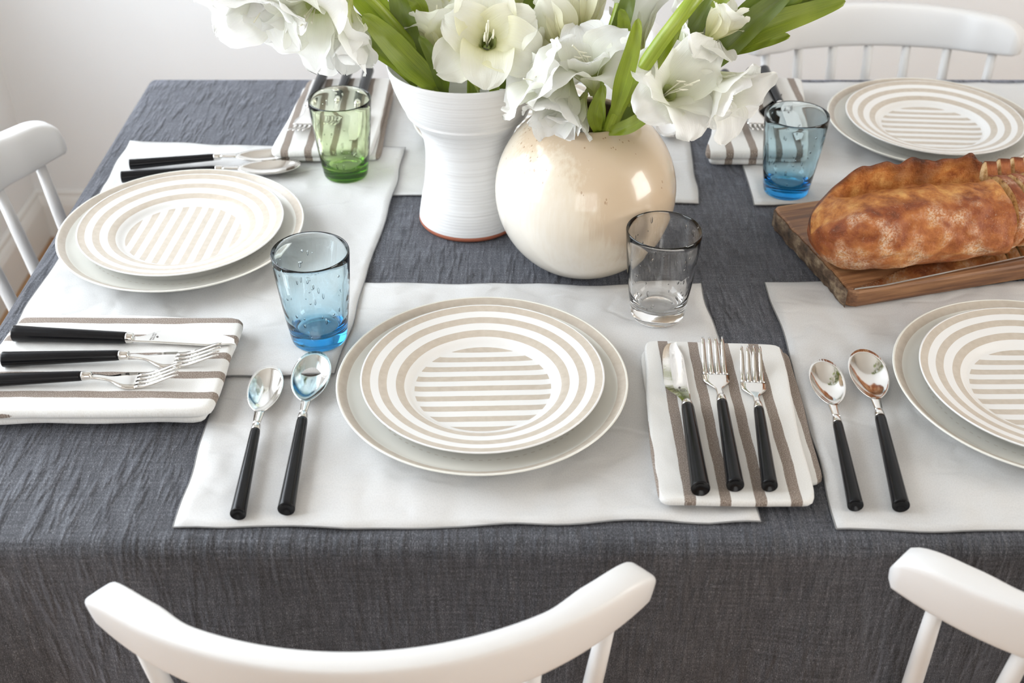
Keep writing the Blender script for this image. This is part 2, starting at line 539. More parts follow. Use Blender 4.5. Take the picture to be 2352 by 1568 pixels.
M_gclear = mat_glass('clear_bubble_glass', (0.8, 0.9, 0.9), 2)
M_bubble = mat_glass('air_bubble', (1, 1, 1), 0, False)
M_black = plain('black_resin', (0.006, 0.006, 0.007), 0.20, spec=0.22)
M_steel = mat_steel()
M_engrave = plain('engraved_grey', (0.10, 0.09, 0.08), 0.6)
M_board = mat_wood_board('oiled_walnut_board')
M_bark = mat_bark()
M_crust = mat_crust()
M_crumb = mat_crumb('golden_crumb', (0.62, 0.36, 0.14), (0.80, 0.58, 0.32))
M_scorch = mat_crumb('scorched_crust', (0.25, 0.085, 0.025), (0.50, 0.20, 0.06))
M_petal = mat_petal('white_petal', (0.95, 0.95, 0.93), (0.92, 0.93, 0.80), (0.66, 0.70, 0.24))
M_petalc = mat_petal('cream_petal', (0.95, 0.945, 0.86), (0.90, 0.88, 0.60), (0.60, 0.65, 0.16))
M_throat = mat_leaf('yellow_green_throat', (0.52, 0.60, 0.20), (0.70, 0.75, 0.38))
M_stamen = plain('ivory_stamen', (0.85, 0.83, 0.68), 0.6)
M_leaf = mat_leaf('gladiolus_green', (0.14, 0.21, 0.010), (0.34, 0.42, 0.035))
M_leafd = mat_leaf('dark_gladiolus_green', (0.085, 0.135, 0.008), (0.20, 0.27, 0.020))
M_stalk = mat_leaf('bright_stalk_green', (0.28, 0.40, 0.03), (0.46, 0.56, 0.07), 25)
M_bud = mat_leaf('bud_green', (0.13, 0.22, 0.015), (0.30, 0.40, 0.05), 30)

# ------------------------------------------------------------------ the room
XL, YB, XR, YF, ZC = -1.125, 2.47, 3.0, -2.5, 2.65
struct(MB().box((XL - .2, YF - .2, -0.06), (XR + .2, YB + .2, 0.0)).build('floor', M_floor, None, False))
struct(MB().box((XL - .2, YF - .2, ZC), (XR + .2, YB + .2, ZC + .06)).build('ceiling', M_ceil, None, False))
struct(MB().box((XL - .15, YB, 0), (XR + .15, YB + .12, ZC)).build('wall_back', M_wall, None, False))
def wall_with_hole(name, axis, p0, p1, a0, a1, h, mat):
    """axis 'x': wall thickness runs p0..p1 along x, the wall spans a0..a1 along y; h = hole (b0, b1, z0, z1)"""
    mb = MB()
    b0, b1, z0, z1 = h
    for (s0, s1, t0, t1) in ((a0, b0, 0, ZC), (b1, a1, 0, ZC), (b0, b1, 0, z0), (b0, b1, z1, ZC)):
        if axis == 'x': mb.box((p0, s0, t0), (p1, s1, t1))
        else: mb.box((s0, p0, t0), (s1, p1, t1))
    return struct(mb.build(name, mat, None, False))
def window(name, axis, p, h, nb, nzn):
    """white sash frame with glazing bars standing in a wall opening"""
    b0, b1, z0, z1 = h
    def bar(parent, nm, s0, s1, t0, t1, d):
        mb = MB()
        if axis == 'x': mb.box((p - d, s0, t0), (p + d, s1, t1))
        else: mb.box((s0, p - d, t0), (s1, p + d, t1))
        return mb.build(nm, M_trim, parent, False)
    root = bar(None, name, b0, b1, z0, z0 + .05, .03)
    struct(root)
    for q in ((b0, b1, z1 - .05, z1), (b0, b0 + .05, z0 + .05, z1 - .05), (b1 - .05, b1, z0 + .05, z1 - .05)):
        bar(root, 'window_frame', *q, .03)
    for i in range(1, nb):
        c = b0 + (b1 - b0) * i / nb
        bar(root, 'glazing_bar', c - .012, c + .012, z0 + .05, z1 - .05, .012)
    for i in range(1, nzn):
        c = z0 + (z1 - z0) * i / nzn
        bar(root, 'glazing_bar', b0 + .05, b1 - .05, c - .012, c + .012, .012)
HL = (0.36, 2.04, 0.72, 2.16); HR = (-0.50, 0.90, 0.85, 2.45)
HF = (-1.02, 0.92, 0.85, 2.5)
wall_with_hole('wall_left', 'x', XL - .12, XL, YF, YB, HL, M_wall)
wall_with_hole('wall_right', 'x', XR, XR + .12, YF, YB, HR, M_tan)
wall_with_hole('wall_front', 'y', YF - .12, YF, XL, XR, HF, M_tan)
window('window_1', 'x', XL - .07, HL, 2, 2)
window('window_2', 'x', XR + .07, HR, 2, 2)
window('window_3', 'y', YF - .07, HF, 3, 2)
def baseboard(name, a, b, nrm):
    """moulded skirting: face with a rounded cap"""
    a = Vector(a); b = Vector(b); n = Vector(nrm)
    prof = [(0, 0), (.016, 0), (.016, .085), (.012, .098), (.007, .106), (.007, .115), (0, .12)]
    v = []
    for p in (a, b):
        v += [p + n * q[0] + Vector((0, 0, q[1])) for q in prof]
    k = len(prof)
    f = [(i, i + 1, k + i + 1, k + i) for i in range(k - 1)]
    struct(mk(name, v, f, M_trim, None, False))
baseboard('baseboard_left', (XL, YF, 0), (XL, YB, 0), (1, 0, 0))
baseboard('baseboard_back', (XL, YB, 0), (XR, YB, 0), (0, -1, 0))

# ------------------------------------------------------------------ table and cloth
TX0, TX1, TY0, TY1 = -0.525, 1.32, 0.700, 1.636
t = empty('dining_table', ((TX0 + TX1) / 2, (TY0 + TY1) / 2, 0))
tag(t, 'long wooden dining table hidden under the charcoal cloth', 'table')
hx, hy = (TX1 - TX0) / 2, (TY1 - TY0) / 2
MB().box((-hx, -hy, .712), (hx, hy, .7475)).build('table_top', M_tablewood, t, False)
for sx in (-1, 1):
    for sy in (-1, 1):
        v, f = tube([(sx * (hx - .09), sy * (hy - .09), .712), (sx * (hx - .07), sy * (hy - .07), 0)], [.032, .022], 16)
        mk('leg', v, f, M_tablewood, t)
for sy in (-1, 1):
    MB().box((-hx + .1, sy * (hy - .09) - .011, .63), (hx - .1, sy * (hy - .09) + .011, .712)).build('apron', M_tablewood, t, False)

def make_cloth():
    R = .013; OV = .235
    us = []
    def axis_samples(lo, hi, step):
        s = [lo - OV + OV * k / 12 for k in range(12)]
        s = [lo - OV + (OV - .03) * k / 9 for k in range(9)] + [lo - .03 + .03 * k / 7 for k in range(7)]
        n = int((hi - lo) / step)
        s += [lo + (hi - lo) * k / n for k in range(n + 1)]
        s += [hi + .03 * (k + 1) / 7 for k in range(7)] + [hi + .03 + (OV - .03) * (k + 1) / 9 for k in range(9)]
        return s
    U = axis_samples(TX0, TX1, .022); V = axis_samples(TY0, TY1, .022)
    def wrap(d):
        if d <= R * pi / 2: return R * sin(d / R), R * (1 - cos(d / R))
        return R, R + d - R * pi / 2
    v = []; uv = []
    for a in U:
        for b in V:
            dx = max(TX0 - a, a - TX1, 0.0); dy = max(TY0 - b, b - TY1, 0.0)
            L = hypot(dx, dy)
            cx = min(max(a, TX0), TX1); cy = min(max(b, TY0), TY1)
            if L < 1e-9:
                v.append((a, b, TZ - .0006 * abs(nz(a, b, 0, 9))))
            else:
                o, dn = wrap(L)
                ux = (-1 if a < TX0 else 1) * dx / L; uy = (-1 if b < TY0 else 1) * dy / L
                s = a if dy > dx else b
                o += sm(.01, .2, dn) * (.010 * sin(s * 23 + 1.3) + .006 * sin(s * 51 + .4) + .008)
                v.append((cx + ux * o, cy + uy * o, TZ - dn))
            uv.append((a, b))
    nv = len(V); f = []
    for i in range(len(U) - 1):
        for j in range(nv - 1):
            q = i * nv + j
            f.append((q, q + nv, q + nv + 1, q + 1))
    o = mk('tablecloth', v, f, M_linen, None, True, uv)
    return tag(o, 'charcoal grey linen tablecloth draped over the whole table', 'tablecloth')
make_cloth()

# ------------------------------------------------------------------ placemats
def quadpt(c, u, v):
    a, b, cc, d = [Vector((*p, 0)) for p in c]      # near-left, near-right, far-right, far-left
    return (a * (1 - u) + b * u) * (1 - v) + (d * (1 - u) + cc * u) * v

def placemat(corners, label, seed, zfun=None, amp=.0022):
    TH = .0011; nu, nv = 44, 36
    P = {}; uvs = []
    def pos(u, v):
        p = quadpt(corners, u, v)
        e = max(sm(.08, 0, min(u, 1 - u)), sm(.10, 0, min(v, 1 - v)))
        w = Vector((nz(p.x, p.y, seed, 16), nz(p.x, p.y, seed + 5, 16), 0)) * .0045 * e
        w += Vector((nz(p.x, p.y, seed + 2, 5), nz(p.x, p.y, seed + 7, 5), 0)) * .006 * e
        z = TZ + .0004 + TH + (zfun(p.x, p.y) if zfun else 0)
        z += amp * e * max(0, .25 + nz(p.x, p.y, seed + 3, 22)) + .0005 * max(0, nz(p.x, p.y, seed + 9, 30))
        return p + w + Vector((0, 0, z)), (p.x, p.y)
    v, f, uv = gridf(pos, nu, nv)
    n = len(v)
    v = [Vector(p) for p in v]
    v2 = v + [p - Vector((0, 0, TH)) for p in v]
    f2 = list(f) + [tuple(n + i for i in reversed(q)) for q in f]
    k = nv + 1
    loop = [i * k for i in range(nu + 1)] + [nu * k + j for j in range(1, nv + 1)] + [i * k + nv for i in range(nu - 1, -1, -1)] + [j for j in range(nv - 1, 0, -1)]
    for i in range(len(loop)):
        a, b = loop[i], loop[(i + 1) % len(loop)]
        f2.append((a, a + n, b + n, b))
    c = sum((Vector((*q, 0)) for q in corners), Vector()) / 4; c.z = TZ
    root = empty('placemat', c)
    tag(root, label, 'placemat', 'white linen placemats')
    mk('linen', [p - c for p in v2], f2, M_mat, root, True, uv + uv)
    path = [v[i] - c - Vector((0, 0, TH * .45)) for i in loop]; path.append(path[0])
    tv, tf = tube(path, .00072, 6, False)
    mk('hem', tv, tf, M_hem, root)
    return root
ZM = TZ + .0017
placemat([(-.284, .709), (.212, .714), (.207, 1.083), (-.282, 1.086)], 'white linen placemat under the plates nearest the camera', 1)
def zl(x, y):
    return .0032 * max(sm(-.335, -.297, x) * sm(1.14, 1.10, y), sm(-.25, -.212, x) * sm(1.21, 1.25, y))
placemat([(-.516, .920), (-.172, .917), (-.139, 1.408), (-.508, 1.428)], 'white linen placemat at the left end of the table, lying sideways', 2, zl)
placemat([(-.200, 1.278), (.229, 1.266), (.245, 1.624), (-.190, 1.626)], 'white linen placemat half hidden behind the two flower vases', 3)
placemat([(.272, .707), (.765, .705), (.770, 1.086), (.279, 1.087)], 'white linen placemat at the right front corner below the bread board', 4)
placemat([(.292, 1.258), (.790, 1.256), (.795, 1.622), (.300, 1.624)], 'white linen placemat at the far right under the deep blue glass', 5)

# ------------------------------------------------------------------ napkins
def slab(corners, z0, th, seed, name, mat, parent, wob=.0035, puff=.0015):
    """soft folded cloth slab with rolled edges; corners in order round the outline"""
    C = [Vector((*p, 0)) for p in corners]
    pts = []
    for i in range(4):
        a, b = C[i], C[(i + 1) % 4]
        for k in range(26): pts.append(a + (b - a) * (k / 26))
    for _ in range(3):
        pts = [(pts[i - 1] + pts[i] * 2 + pts[(i + 1) % len(pts)]) / 4 for i in range(len(pts))]
    n = len(pts)
    ctr = sum(pts, Vector()) / n
    pts = [p + Vector((nz(p.x, p.y, seed, 14), nz(p.x, p.y, seed + 4, 14), 0)) * wob for p in pts]
    rings = []
    r = th / 2
    def ring(inset, z, tw=0.0):
        out = []
        for p in pts:
            d = (p - ctr); L = d.length
            q = p - d / L * inset
            dz = puff * nz(q.x, q.y, seed + 8, 28) * tw + .0012 * nz(q.x, q.y, seed + 3, 17) * (1 - tw * .3)
            out.append(Vector((q.x, q.y, z + dz)))
        rings.append(out)
    for k in range(9):
        a = -pi / 2 + pi * k / 8
        ring(r * (1 - cos(a)), z0 + r + r * sin(a))
    for s in (.012, .024, .036, .048, .060): ring(r + s, z0 + th, 1.0)
    v = [p for q in rings for p in q]; f = []
    m = len(rings)
    for k in range(m - 1):
        for i in range(n):
            j = (i + 1) % n
            f.append((k * n + i, k * n + j, (k + 1) * n + j, (k + 1) * n + i))
    f.append(tuple(reversed(range(n)))); f.append(tuple(range((m - 1) * n, m * n)))
    uv = [(p.x, p.y) for p in v]
    off = parent.location
    o = mk(name, [p - off for p in v], f, mat, parent, True, uv)
    return o

def napkin(label, layers, mat, base):
    c = sum((Vector((*q, 0)) for q in layers[0][0]), Vector()) / 4; c.z = base
    root = empty('folded_napkin', c)
    tag(root, label, 'napkin', 'striped napkins')
    z = base
    for k, (cor, th) in enumerate(layers):
        slab(cor, z, th, 10 * base + k * 3 + cor[0][0] * 7, 'napkin_fold', mat, root)
        z += th - .0004
    return z
M_sC = mat_stripe_cloth('taupe_striped_cotton_front', 0, .150)
M_sL = mat_stripe_cloth('taupe_striped_cotton_left', 1, .8575)
M_sBL = mat_stripe_cloth('taupe_striped_cotton_rear_left', 0, -.290)
M_sBR = mat_stripe_cloth('taupe_striped_cotton_rear_right', 0, .277)
NC = napkin('white and taupe striped napkin with cutlery, between the two front placemats',
       [([(.126, .740), (.271, .758), (.276, .952), (.128, .957)], .0055), ([(.122, .726), (.256, .724), (.268, .953), (.130, .960)], .0075)], M_sC, ZM + .0003)
NL = napkin('thick striped napkin under knife and forks at the left table corner',
       [([(-.520, .836), (-.282, .838), (-.277, .990), (-.508, .995)], .0095), ([(-.520, .830), (-.274, .836), (-.271, .985), (-.496, .993)], .0115)], M_sL, ZM + .0032)
NBL = napkin('striped napkin seen behind the green glass',
       [([(-.305, 1.362), (-.170, 1.364), (-.168, 1.590), (-.298, 1.588)], .008), ([(-.308, 1.358), (-.176, 1.360), (-.172, 1.596), (-.292, 1.592)], .010)], M_sBL, ZM + .0034)
NBR = napkin('striped napkin with upturned forks behind the deep blue glass',
       [([(.250, 1.360), (.385, 1.358), (.413, 1.585), (.300, 1.590)], .010), ([(.245, 1.356), (.381, 1.354), (.417, 1.590), (.310, 1.598)], .013)], M_sBR, ZM + .0003)

# ------------------------------------------------------------------ plates
dv, df = lathe(smoothprof([(0, .0058), (.05, .0058), (.082, .006), (.095, .0088), (.118, .0145), (.127, .0190), (.1335, .0228), (.1362, .0240)], 5)
               + [(.1372, .0234), (.1366, .0222), (.128, .0165), (.117, .0115), (.095, .0050), (.083, .0012), (.080, 0), (.077, .0012), (0, .0018)], 128)
sv, sf = lathe(smoothprof([(0, .0048), (.04, .0048), (.058, .0050), (.0665, .0064), (.0725, .0108), (.079, .0138), (.095, .0182), (.110, .0222), (.1134, .0236)], 5)
               + [(.1145, .0233), (.1141, .0220), (.109, .0196), (.079, .0100), (.070, .0040), (.066, .0006), (.0635, 0), (.061, .0012), (0, .0016)], 128)
dinner0 = salad0 = None
def plates(x, y, rz, which):
    global dinner0, salad0
    if dinner0 is None:
        d = mk('dinner_plate', dv, [tuple(reversed(q)) for q in df], M_dinner); dinner0 = d.data
        s = mk('salad_plate', sv, [tuple(reversed(q)) for q in sf], M_salad); salad0 = s.data
    else:
        d = inst(dinner0, 'dinner_plate', None); s = inst(salad0, 'salad_plate', None)
    d.location = (x, y, ZM + .0003 + (.0030 if which.startswith('at the left') else 0)); d.rotation_euler = (0, 0, rz)
    s.location = (x + .0005, y - .001, d.location.z + .0062); s.rotation_euler = (0, 0, rz)
    tag(d, 'cream dinner plate with one taupe rim band ' + which, 'plate', 'dinner plates')
    tag(s, 'white salad plate with taupe rings and stripes ' + which, 'plate', 'striped salad plates')
plates(-.028, .884, radians(1.8), 'nearest the camera')
plates(-.374, 1.163, radians(-93.5), 'at the left end of the table')
plates(.499, .879, radians(0.5), 'cut off by the right edge')
plates(.560, 1.449, radians(176), 'behind the bread')
plates(.004, 1.462, radians(180), 'hidden behind the white vase')

# ------------------------------------------------------------------ tumblers
def tumbler(x, y, z, mat, label, seed, H=.1023, rt=.0384, rb=.0275):
    W = .0021
    def ro(t): return rb + (rt - rb) * t + .0012 * sin(pi * t)
    prof = [(0, .0012), (rb - .006, .0010), (rb - .002, 0), (rb - .0004, .0008), (rb + .0004, .003)]
    for k in range(1, 13): t = k / 13; prof.append((ro(t), H * t))
    prof += [(rt - .0002, H - .0014), (rt - .0006, H - .0003), (rt - W / 2, H), (rt - W + .0005, H - .0004), (rt - W, H - .0014)]
    for k in range(12, 2, -1): t = k / 13; prof.append((ro(t) - W - .0022 * (1 - t), H * t))
    zb = .0135
    prof += [(rb - .0025, zb + .006), (rb - .0045, zb + .0018), (rb - .008, zb + .0002), (rb - .016, zb - .0008), (0, zb - .0012)]
    v, f = lathe(prof, 96)
    rr = random.Random(seed)
    ph = [rr.uniform(0, 6.28) for _ in range(4)]
    out = []
    for (a, b, c) in v:          # hand-blown: slightly out of round
        r = hypot(a, b)
        if r > 1e-6:
            th = atan2(b, a); k = 1 + .006 * sin(2 * th + ph[0] + c * 20) + .004 * sin(3 * th + ph[1] - c * 30)
            a *= k; b *= k
        out.append((a, b, c))
    root = empty('tumbler', (x, y, z))
    tag(root, label, 'glass', 'bubble glass tumblers')
    mk('glass_body', out, f, mat, root)
    mb = MB()
    for q in range(58):
        th = rr.uniform(0, 2 * pi); t = rr.uniform(.18, .93)
        r = ro(t) - W * .55 - .0011 * (1 - t)
        sr = rr.choice([.0005, .0007, .0010]); sl = sr * rr.choice([1, 1.2, 1.6, 3.0])
        c = Vector((r * cos(th), r * sin(th), t * H))
        er = Vector((cos(th), sin(th), 0)); et = Vector((-sin(th), cos(th), 0)); ez = Vector((0, 0, 1))
        bv = []; bf = []
        for i in range(7):
            p = -pi / 2 + pi * i / 6
            for j in range(10):
                q2 = 2 * pi * j / 10
                bv.append(c + er * (.00052 * cos(p) * cos(q2)) + et * (sr * 1.3 * cos(p) * sin(q2)) + ez * (sl * 1.3 * sin(p)))
        for i in range(6):
            for j in range(10):
                k = (j + 1) % 10
                bf.append((i * 10 + j, (i + 1) * 10 + j, (i + 1) * 10 + k, i * 10 + k))
        mb.add(bv, bf)
    o = mb.build('air_bubbles', M_bubble, root); o['kind'] = 'stuff'
    return root
tumbler(-.1956, .9775, ZM + .0034, M_gblue, 'pale blue bubble glass beside the front plate', 3)
tumbler(.1525, 1.0242, ZM + .0004, M_gclear, 'clear bubble glass in front of the round cream vase', 4)
tumbler(-.2092, 1.3333, ZM + .0034, M_ggreen, 'green bubble glass in front of a striped napkin', 5)
tumbler(.3385, 1.2947, ZM + .0004, M_gblue2, 'deep blue bubble glass behind the bread board', 6)

# ------------------------------------------------------------------ cutlery (built along +y from the handle end, resting on z = 0)
def handle_parts(L, r0, r1, z1, fl=.009):
    """black tapered handle with a hollowed end, and a steel ferrule"""
    z0 = r0
    prof = [(0, .0035), (r0 * .55, .0020), (r0 * .90, .0002), (r0 * .985, 0), (r0, .0010), (r0 * .97, .006), (r0 * .90, L * .25), (r1 * 1.02, L * .97), (r1 * .94, L), (0, L)]
    v, f = lathe(prof, 28)
    ang = atan2(z1 - z0, L)
    def place(p):
        x, y, z = p
        return (x, z * cos(ang) - y * sin(ang), y * cos(ang) + z * sin(ang) + z0)
    hv = [place(p) for p in v]
    v2, f2 = lathe([(0, L - .001), (r1 * .90, L - .001), (r1 * .96, L + .001), (r1 * .86, L + fl * .8), (r1 * .70, L + fl), (0, L + fl)], 24)
    return (hv, f), ([place(p) for p in v2], f2)

def strip(fn, n, m):
    """closed ribbon: fn(s) -> (halfwidth, z, thickness); along y"""
    v = []; f = []
    for i in range(n + 1):
        y, hw, z, th = fn(i / n)
        for j in range(m + 1): v.append((-hw + 2 * hw * j / m, y, z))
        for j in range(m + 1): v.append((hw - 2 * hw * j / m, y, z - th))
    k = 2 * (m + 1)
    for i in range(n):
        for j in range(k):
            j2 = (j + 1) % k
            f.append((i * k + j, i * k + j2, (i + 1) * k + j2, (i + 1) * k + j))
    f.append(tuple(range(k))[::-1]); f.append(tuple(range(n * k, n * k + k)))
    return v, f

def spoon_head(y0, Lb, W, zc):
    """neck + bowl; y0 = start of the steel, bowl length Lb, width W"""
    mb = MB()
    neck = .020
    v, f = strip(lambda s: (y0 + neck * s, .0030 + .0016 * s, zc - .0015 * s + .0008, .0026 - .0008 * s), 6, 2)
    mb.add(v, f)
    nr, na = 9, 40
    yc = y0 + neck - .002 + Lb * .5
    zr = lambda q: .0098 + .0010 * q * q + (zc - .0118) * sm(-.3, -1, q)
    def outline(a):
        u = sin(a); w = cos(a)
        hw = W / 2 * (1 + .10 * u) * (1 - .10 * max(0, -u) ** 3)
        return w * hw, u * Lb / 2
    vv = []; ff = []
    for side in (0, 1):
        for i in range(nr + 1):
            rho = i / nr
            for j in range(na):
                a = 2 * pi * j / na
                x, y = outline(a); x *= rho; y *= rho
                q = y / (Lb / 2)
                d = .0086 * (1 - rho ** 2.2)
                z = zr(q) - d
                if side: z -= .0011 * (1 if i < nr else .6)
                vv.append((x, yc + y, max(z, .0002 if side else .0012)))
    for side in (0, 1):
        b = side * (nr + 1) * na
        for i in range(nr):
            for j in range(na):
                k = (j + 1) % na
                q = (b + i * na + j, b + (i + 1) * na + j, b + (i + 1) * na + k, b + i * na + k)
                ff.append(q if not side else q[::-1])
    b2 = (nr + 1) * na
    for j in range(na):
        k = (j + 1) % na
        ff.append((nr * na + j, b2 + nr * na + j, b2 + nr * na + k, nr * na + k))
    mb.add(vv, ff)
    return mb.v, mb.f

def fork_prof(s):            # side view of the fork head, s along its length
    return .0092 - .0062 * sm(0, .42, s) + .0125 * sm(.50, 1.05, s) ** 1.15
def fork_head(y0, L, W):
    root = .50
    def fn(s):
        t = s * root
        hw = .0030 + (W / 2 - .0030) * sm(.16, .40, t)
        return (y0 + L * t, hw, fork_prof(t) + .0004, .0020)
    body = strip(fn, 16, 4)
    tines = []
    for k in range(4):
        xc = (-.5 + (k + .5) / 4) * W * .98
        def fn2(s, xc=xc):
            t = root - .01 + (1 - root + .01) * s
            return (y0 + L * t, (W * .092) * (1 - .30 * s - .42 * s ** 8), fork_prof(t) + .0004, .0019 - .0007 * s)
        v, f = strip(fn2, 12, 1)
        tines.append(([(p[0] + xc * (1 + .0 * i), p[1], p[2]) for i, p in enumerate(v)], f))
    return body, tines

def knife_blade(y0, L, W):
    def left(s): return .0042 + (W - .0075) * sm(.02, .28, s) * (1 - .08 * sm(.28, .7, s)) * sqrt(max(0, 1 - max(0, (s - .55) / .45) ** 2.6))
    def right(s): return .0042 - .0046 * sm(.72, 1.0, s)
    n = 40; v = []; f = []
    for i in range(n + 1):
        s = i / n
        a, b = -left(s), right(s)
        if i == n: a = -right(s) * 0 - .0; b = a + .0003
        y = y0 + L * s
        th = .0021 * (1 - .35 * s)
        z = .0062 - .0030 * s
        pts = [(a, z), (a + (b - a) * .35, z + th * .35), (b - (b - a) * .06, z + th * .5), (b, z + th * .3), (b, z - th * .3), (b - (b - a) * .06, z - th * .5), (a + (b - a) * .35, z - th * .35)]
        v += [(p[0], y, p[1]) for p in pts]
    k = 7
    for i in range(n):
        for j in range(k):
            j2 = (j + 1) % k
            f.append((i * k + j, i * k + j2, (i + 1) * k + j2, (i + 1) * k + j))
    f.append(tuple(range(k))[::-1]); f.append(tuple(range(n * k, n * k + k)))
    return v, f

def text_mesh(body, size):
    cu = bpy.data.curves.new('lettering', 'FONT'); cu.body = body; cu.size = size; cu.align_x = 'CENTER'; cu.resolution_u = 2; cu.space_line = 1.0
    o = bpy.data.objects.new('lettering', cu); COL.objects.link(o)
    bpy.context.view_layer.update()
    me = bpy.data.meshes.new_from_object(o.evaluated_get(bpy.context.evaluated_depsgraph_get()))
    bpy.data.objects.remove(o); bpy.data.curves.remove(cu)
    me.materials.clear(); me.materials.append(M_engrave)
    return me

LIB = {}
def lib(kind):
    if kind in LIB: return LIB[kind]
    d = {}
    if kind in ('tablespoon', 'teaspoon'):
        big = kind == 'tablespoon'
        L = .115 if big else .105
        d['handle'], d['ferrule'] = handle_parts(L, .0074 if big else .0068, .0050 if big else .0045, .0100)
        d['bowl'] = spoon_head(L + .008, .080 if big else .072, .038 if big else .0335, .0118)
    elif kind in ('dinner_fork', 'salad_fork'):
        big = kind == 'dinner_fork'
        L = .110 if big else .100
        d['handle'], d['ferrule'] = handle_parts(L, .0076 if big else .0070, .0050 if big else .0047, .0098)
        d['head'], d['tines'] = fork_head(L + .008, .088 if big else .083, .0255 if big else .0240)
    else:
        d['handle'], d['ferrule'] = handle_parts(.112, .0082, .0058, .0072, .007)
        d['blade'] = knife_blade(.118, .100, .0215)
    out = {}
    for k, g in d.items():
        for q, gg in enumerate(g if k == 'tines' else [g]):
            me = bpy.data.meshes.new(k); me.from_pydata([tuple(p) for p in gg[0]], [], gg[1])
            sharp = k in ('blade',)
            me.polygons.foreach_set('use_smooth', [not sharp] * len(me.polygons))
            me.materials.append(M_black if k == 'handle' else M_steel)
            me.update()
            out.setdefault(k, []).append(me)
    LIB[kind] = out
    return out
ENG = None
def cutlery(kind, end, tip, z, label, group, pitch=0.0):
    """end = handle end, tip = far end (x, y)"""
    global ENG
    rz = atan2(tip[1] - end[1], tip[0] - end[0]) - pi / 2
    root = empty(kind, (end[0], end[1], z), rz)
    root.rotation_euler = (pitch, 0, rz)
    tag(root, label, 'knife' if 'knife' in kind else 'fork' if 'fork' in kind else 'spoon', group)
    g = lib(kind)
    head = None
    for k, ms in g.items():
        for me in ms:
            if k == 'tines':
                inst(me, 'tine', head)
            else:
                o = inst(me, k, root)
                if k == 'head': head = o
    if kind == 'table_knife':
        if ENG is None:
            ENG = text_mesh('\u2660\nkate spade\nNEW YORK', .0026)
        e = inst(ENG, 'engraving', root)
        e.location = (-.0046, .1400, .00668)
    return root
ZC1 = ZM + .0006
fr = 'front setting cutlery'
cutlery('teaspoon', (-.2290, .7165), (-.2355, .909), ZC1, 'smaller spoon left of the front plates, nearer the striped napkin', fr)
cutlery('tablespoon', (-.1895, .7220), (-.1945, .934), ZC1, 'larger spoon left of the front plates, below the pale blue glass', fr)
cutlery('table_knife', (.1585, .7330), (.1635, .949), NC + .0002, 'knife on the front striped napkin, left of two forks', fr)
cutlery('dinner_fork', (.1885, .7380), (.1965, .941), NC + .0002, 'longer fork in the middle of the front striped napkin', fr)
cutlery('salad_fork', (.2175, .7380), (.2315, .926), NC + .0002, 'shorter fork on the right of the front striped napkin', fr)
rr_ = 'right setting cutlery'
cutlery('teaspoon', (.2895, .7270), (.3035, .915), ZC1, 'smaller spoon on the right front placemat, beside the napkin', rr_)
cutlery('tablespoon', (.3275, .7260), (.3475, .935), ZC1, 'larger spoon on the right front placemat, beside the cut-off plate', rr_)
lf = 'left setting cutlery'
cutlery('table_knife', (-.4880, .9440), (-.269, .932), NL + .0002, 'knife lying across the thick striped napkin on the left', lf)
cutlery('dinner_fork', (-.4840, .9020), (-.300, .908), NL + .0002, 'upper of two forks on the thick left napkin', lf)
cutlery('salad_fork', (-.5000, .8690), (-.312, .877), NL + .0002, 'lower of two forks on the thick left napkin', lf)
cutlery('teaspoon', (-.4850, 1.3480), (-.303, 1.373), ZC1 + .001, 'smaller spoon behind the left plates, farther from them', lf)
cutlery('tablespoon', (-.4860, 1.3130), (-.290, 1.340), ZC1 + .001, 'larger spoon tucked against the rim of the left plates', lf)
bl = 'rear left setting cutlery'
cutlery('dinner_fork', (-.2690, 1.5950), (-.2780, 1.392), NBL + .0002, 'fork on the rear napkin, leftmost handle behind the green glass', bl)
cutlery('salad_fork', (-.2350, 1.5950), (-.2390, 1.408), NBL + .0002, 'fork on the rear napkin, middle handle behind the green glass', bl)
cutlery('table_knife', (-.2060, 1.6000), (-.2080, 1.385), NBL + .0002, 'knife on the rear napkin, rightmost handle behind the green glass', bl)
cutlery('teaspoon', (.2110, 1.6250), (.2080, 1.434), ZC1, 'spoon showing its bowl right of the round cream vase', bl)
br = 'rear right setting cutlery'
cutlery('salad_fork', (.3030, 1.5880), (.2840, 1.402), NBR + .0002, 'fork partly behind the flowers on the rear right napkin', br)
cutlery('dinner_fork', (.3410, 1.5920), (.3190, 1.390), NBR + .0002, 'fork in the middle of the rear right napkin', br)
cutlery('table_knife', (.3600, 1.5960), (.3640, 1.385), NBR + .0002, 'knife on the rear right napkin, mostly behind the deep blue glass', br)

# ------------------------------------------------------------------ vases
VW = (-.050, 1.230); VR = (.080, 1.143)
root = empty('flared_vase', (VW[0], VW[1], TZ + .0004))
tag(root, 'tall white ribbed vase with flared rim and bare terracotta foot', 'vase')
outer = smoothprof([(.0598, .0062), (.0592, .012), (.0562, .030), (.0520, .052), (.0497, .078), (.0498, .098), (.0525, .113), (.0580, .126), (.0650, .1345), (.0690, .1395)], 5)
outer += [(.0694, .1408), (.0690, .1420)] + smoothprof([(.0690, .1425), (.0745, .152), (.0815, .170), (.0862, .187), (.0876, .1955)], 5)
inner = [(.0868, .1968), (.0856, .1962)] + smoothprof([(.0846, .187), (.0790, .168), (.0720, .152), (.0630, .139), (.0500, .122), (.0460, .100), (.0458, .075), (.0480, .050), (.0500, .018)], 4) + [(.040, .010), (0, .010)]
v, f = lathe([(0, .0063)] + outer + inner, 96)
mk('body', v, f, M_vw, root)
v, f = lathe([(0, 0), (.056, 0), (.0588, .0010), (.0602, .0032), (.0600, .0063), (0, .0063)], 96)
mk('terracotta_foot', v, f, M_terra, root)

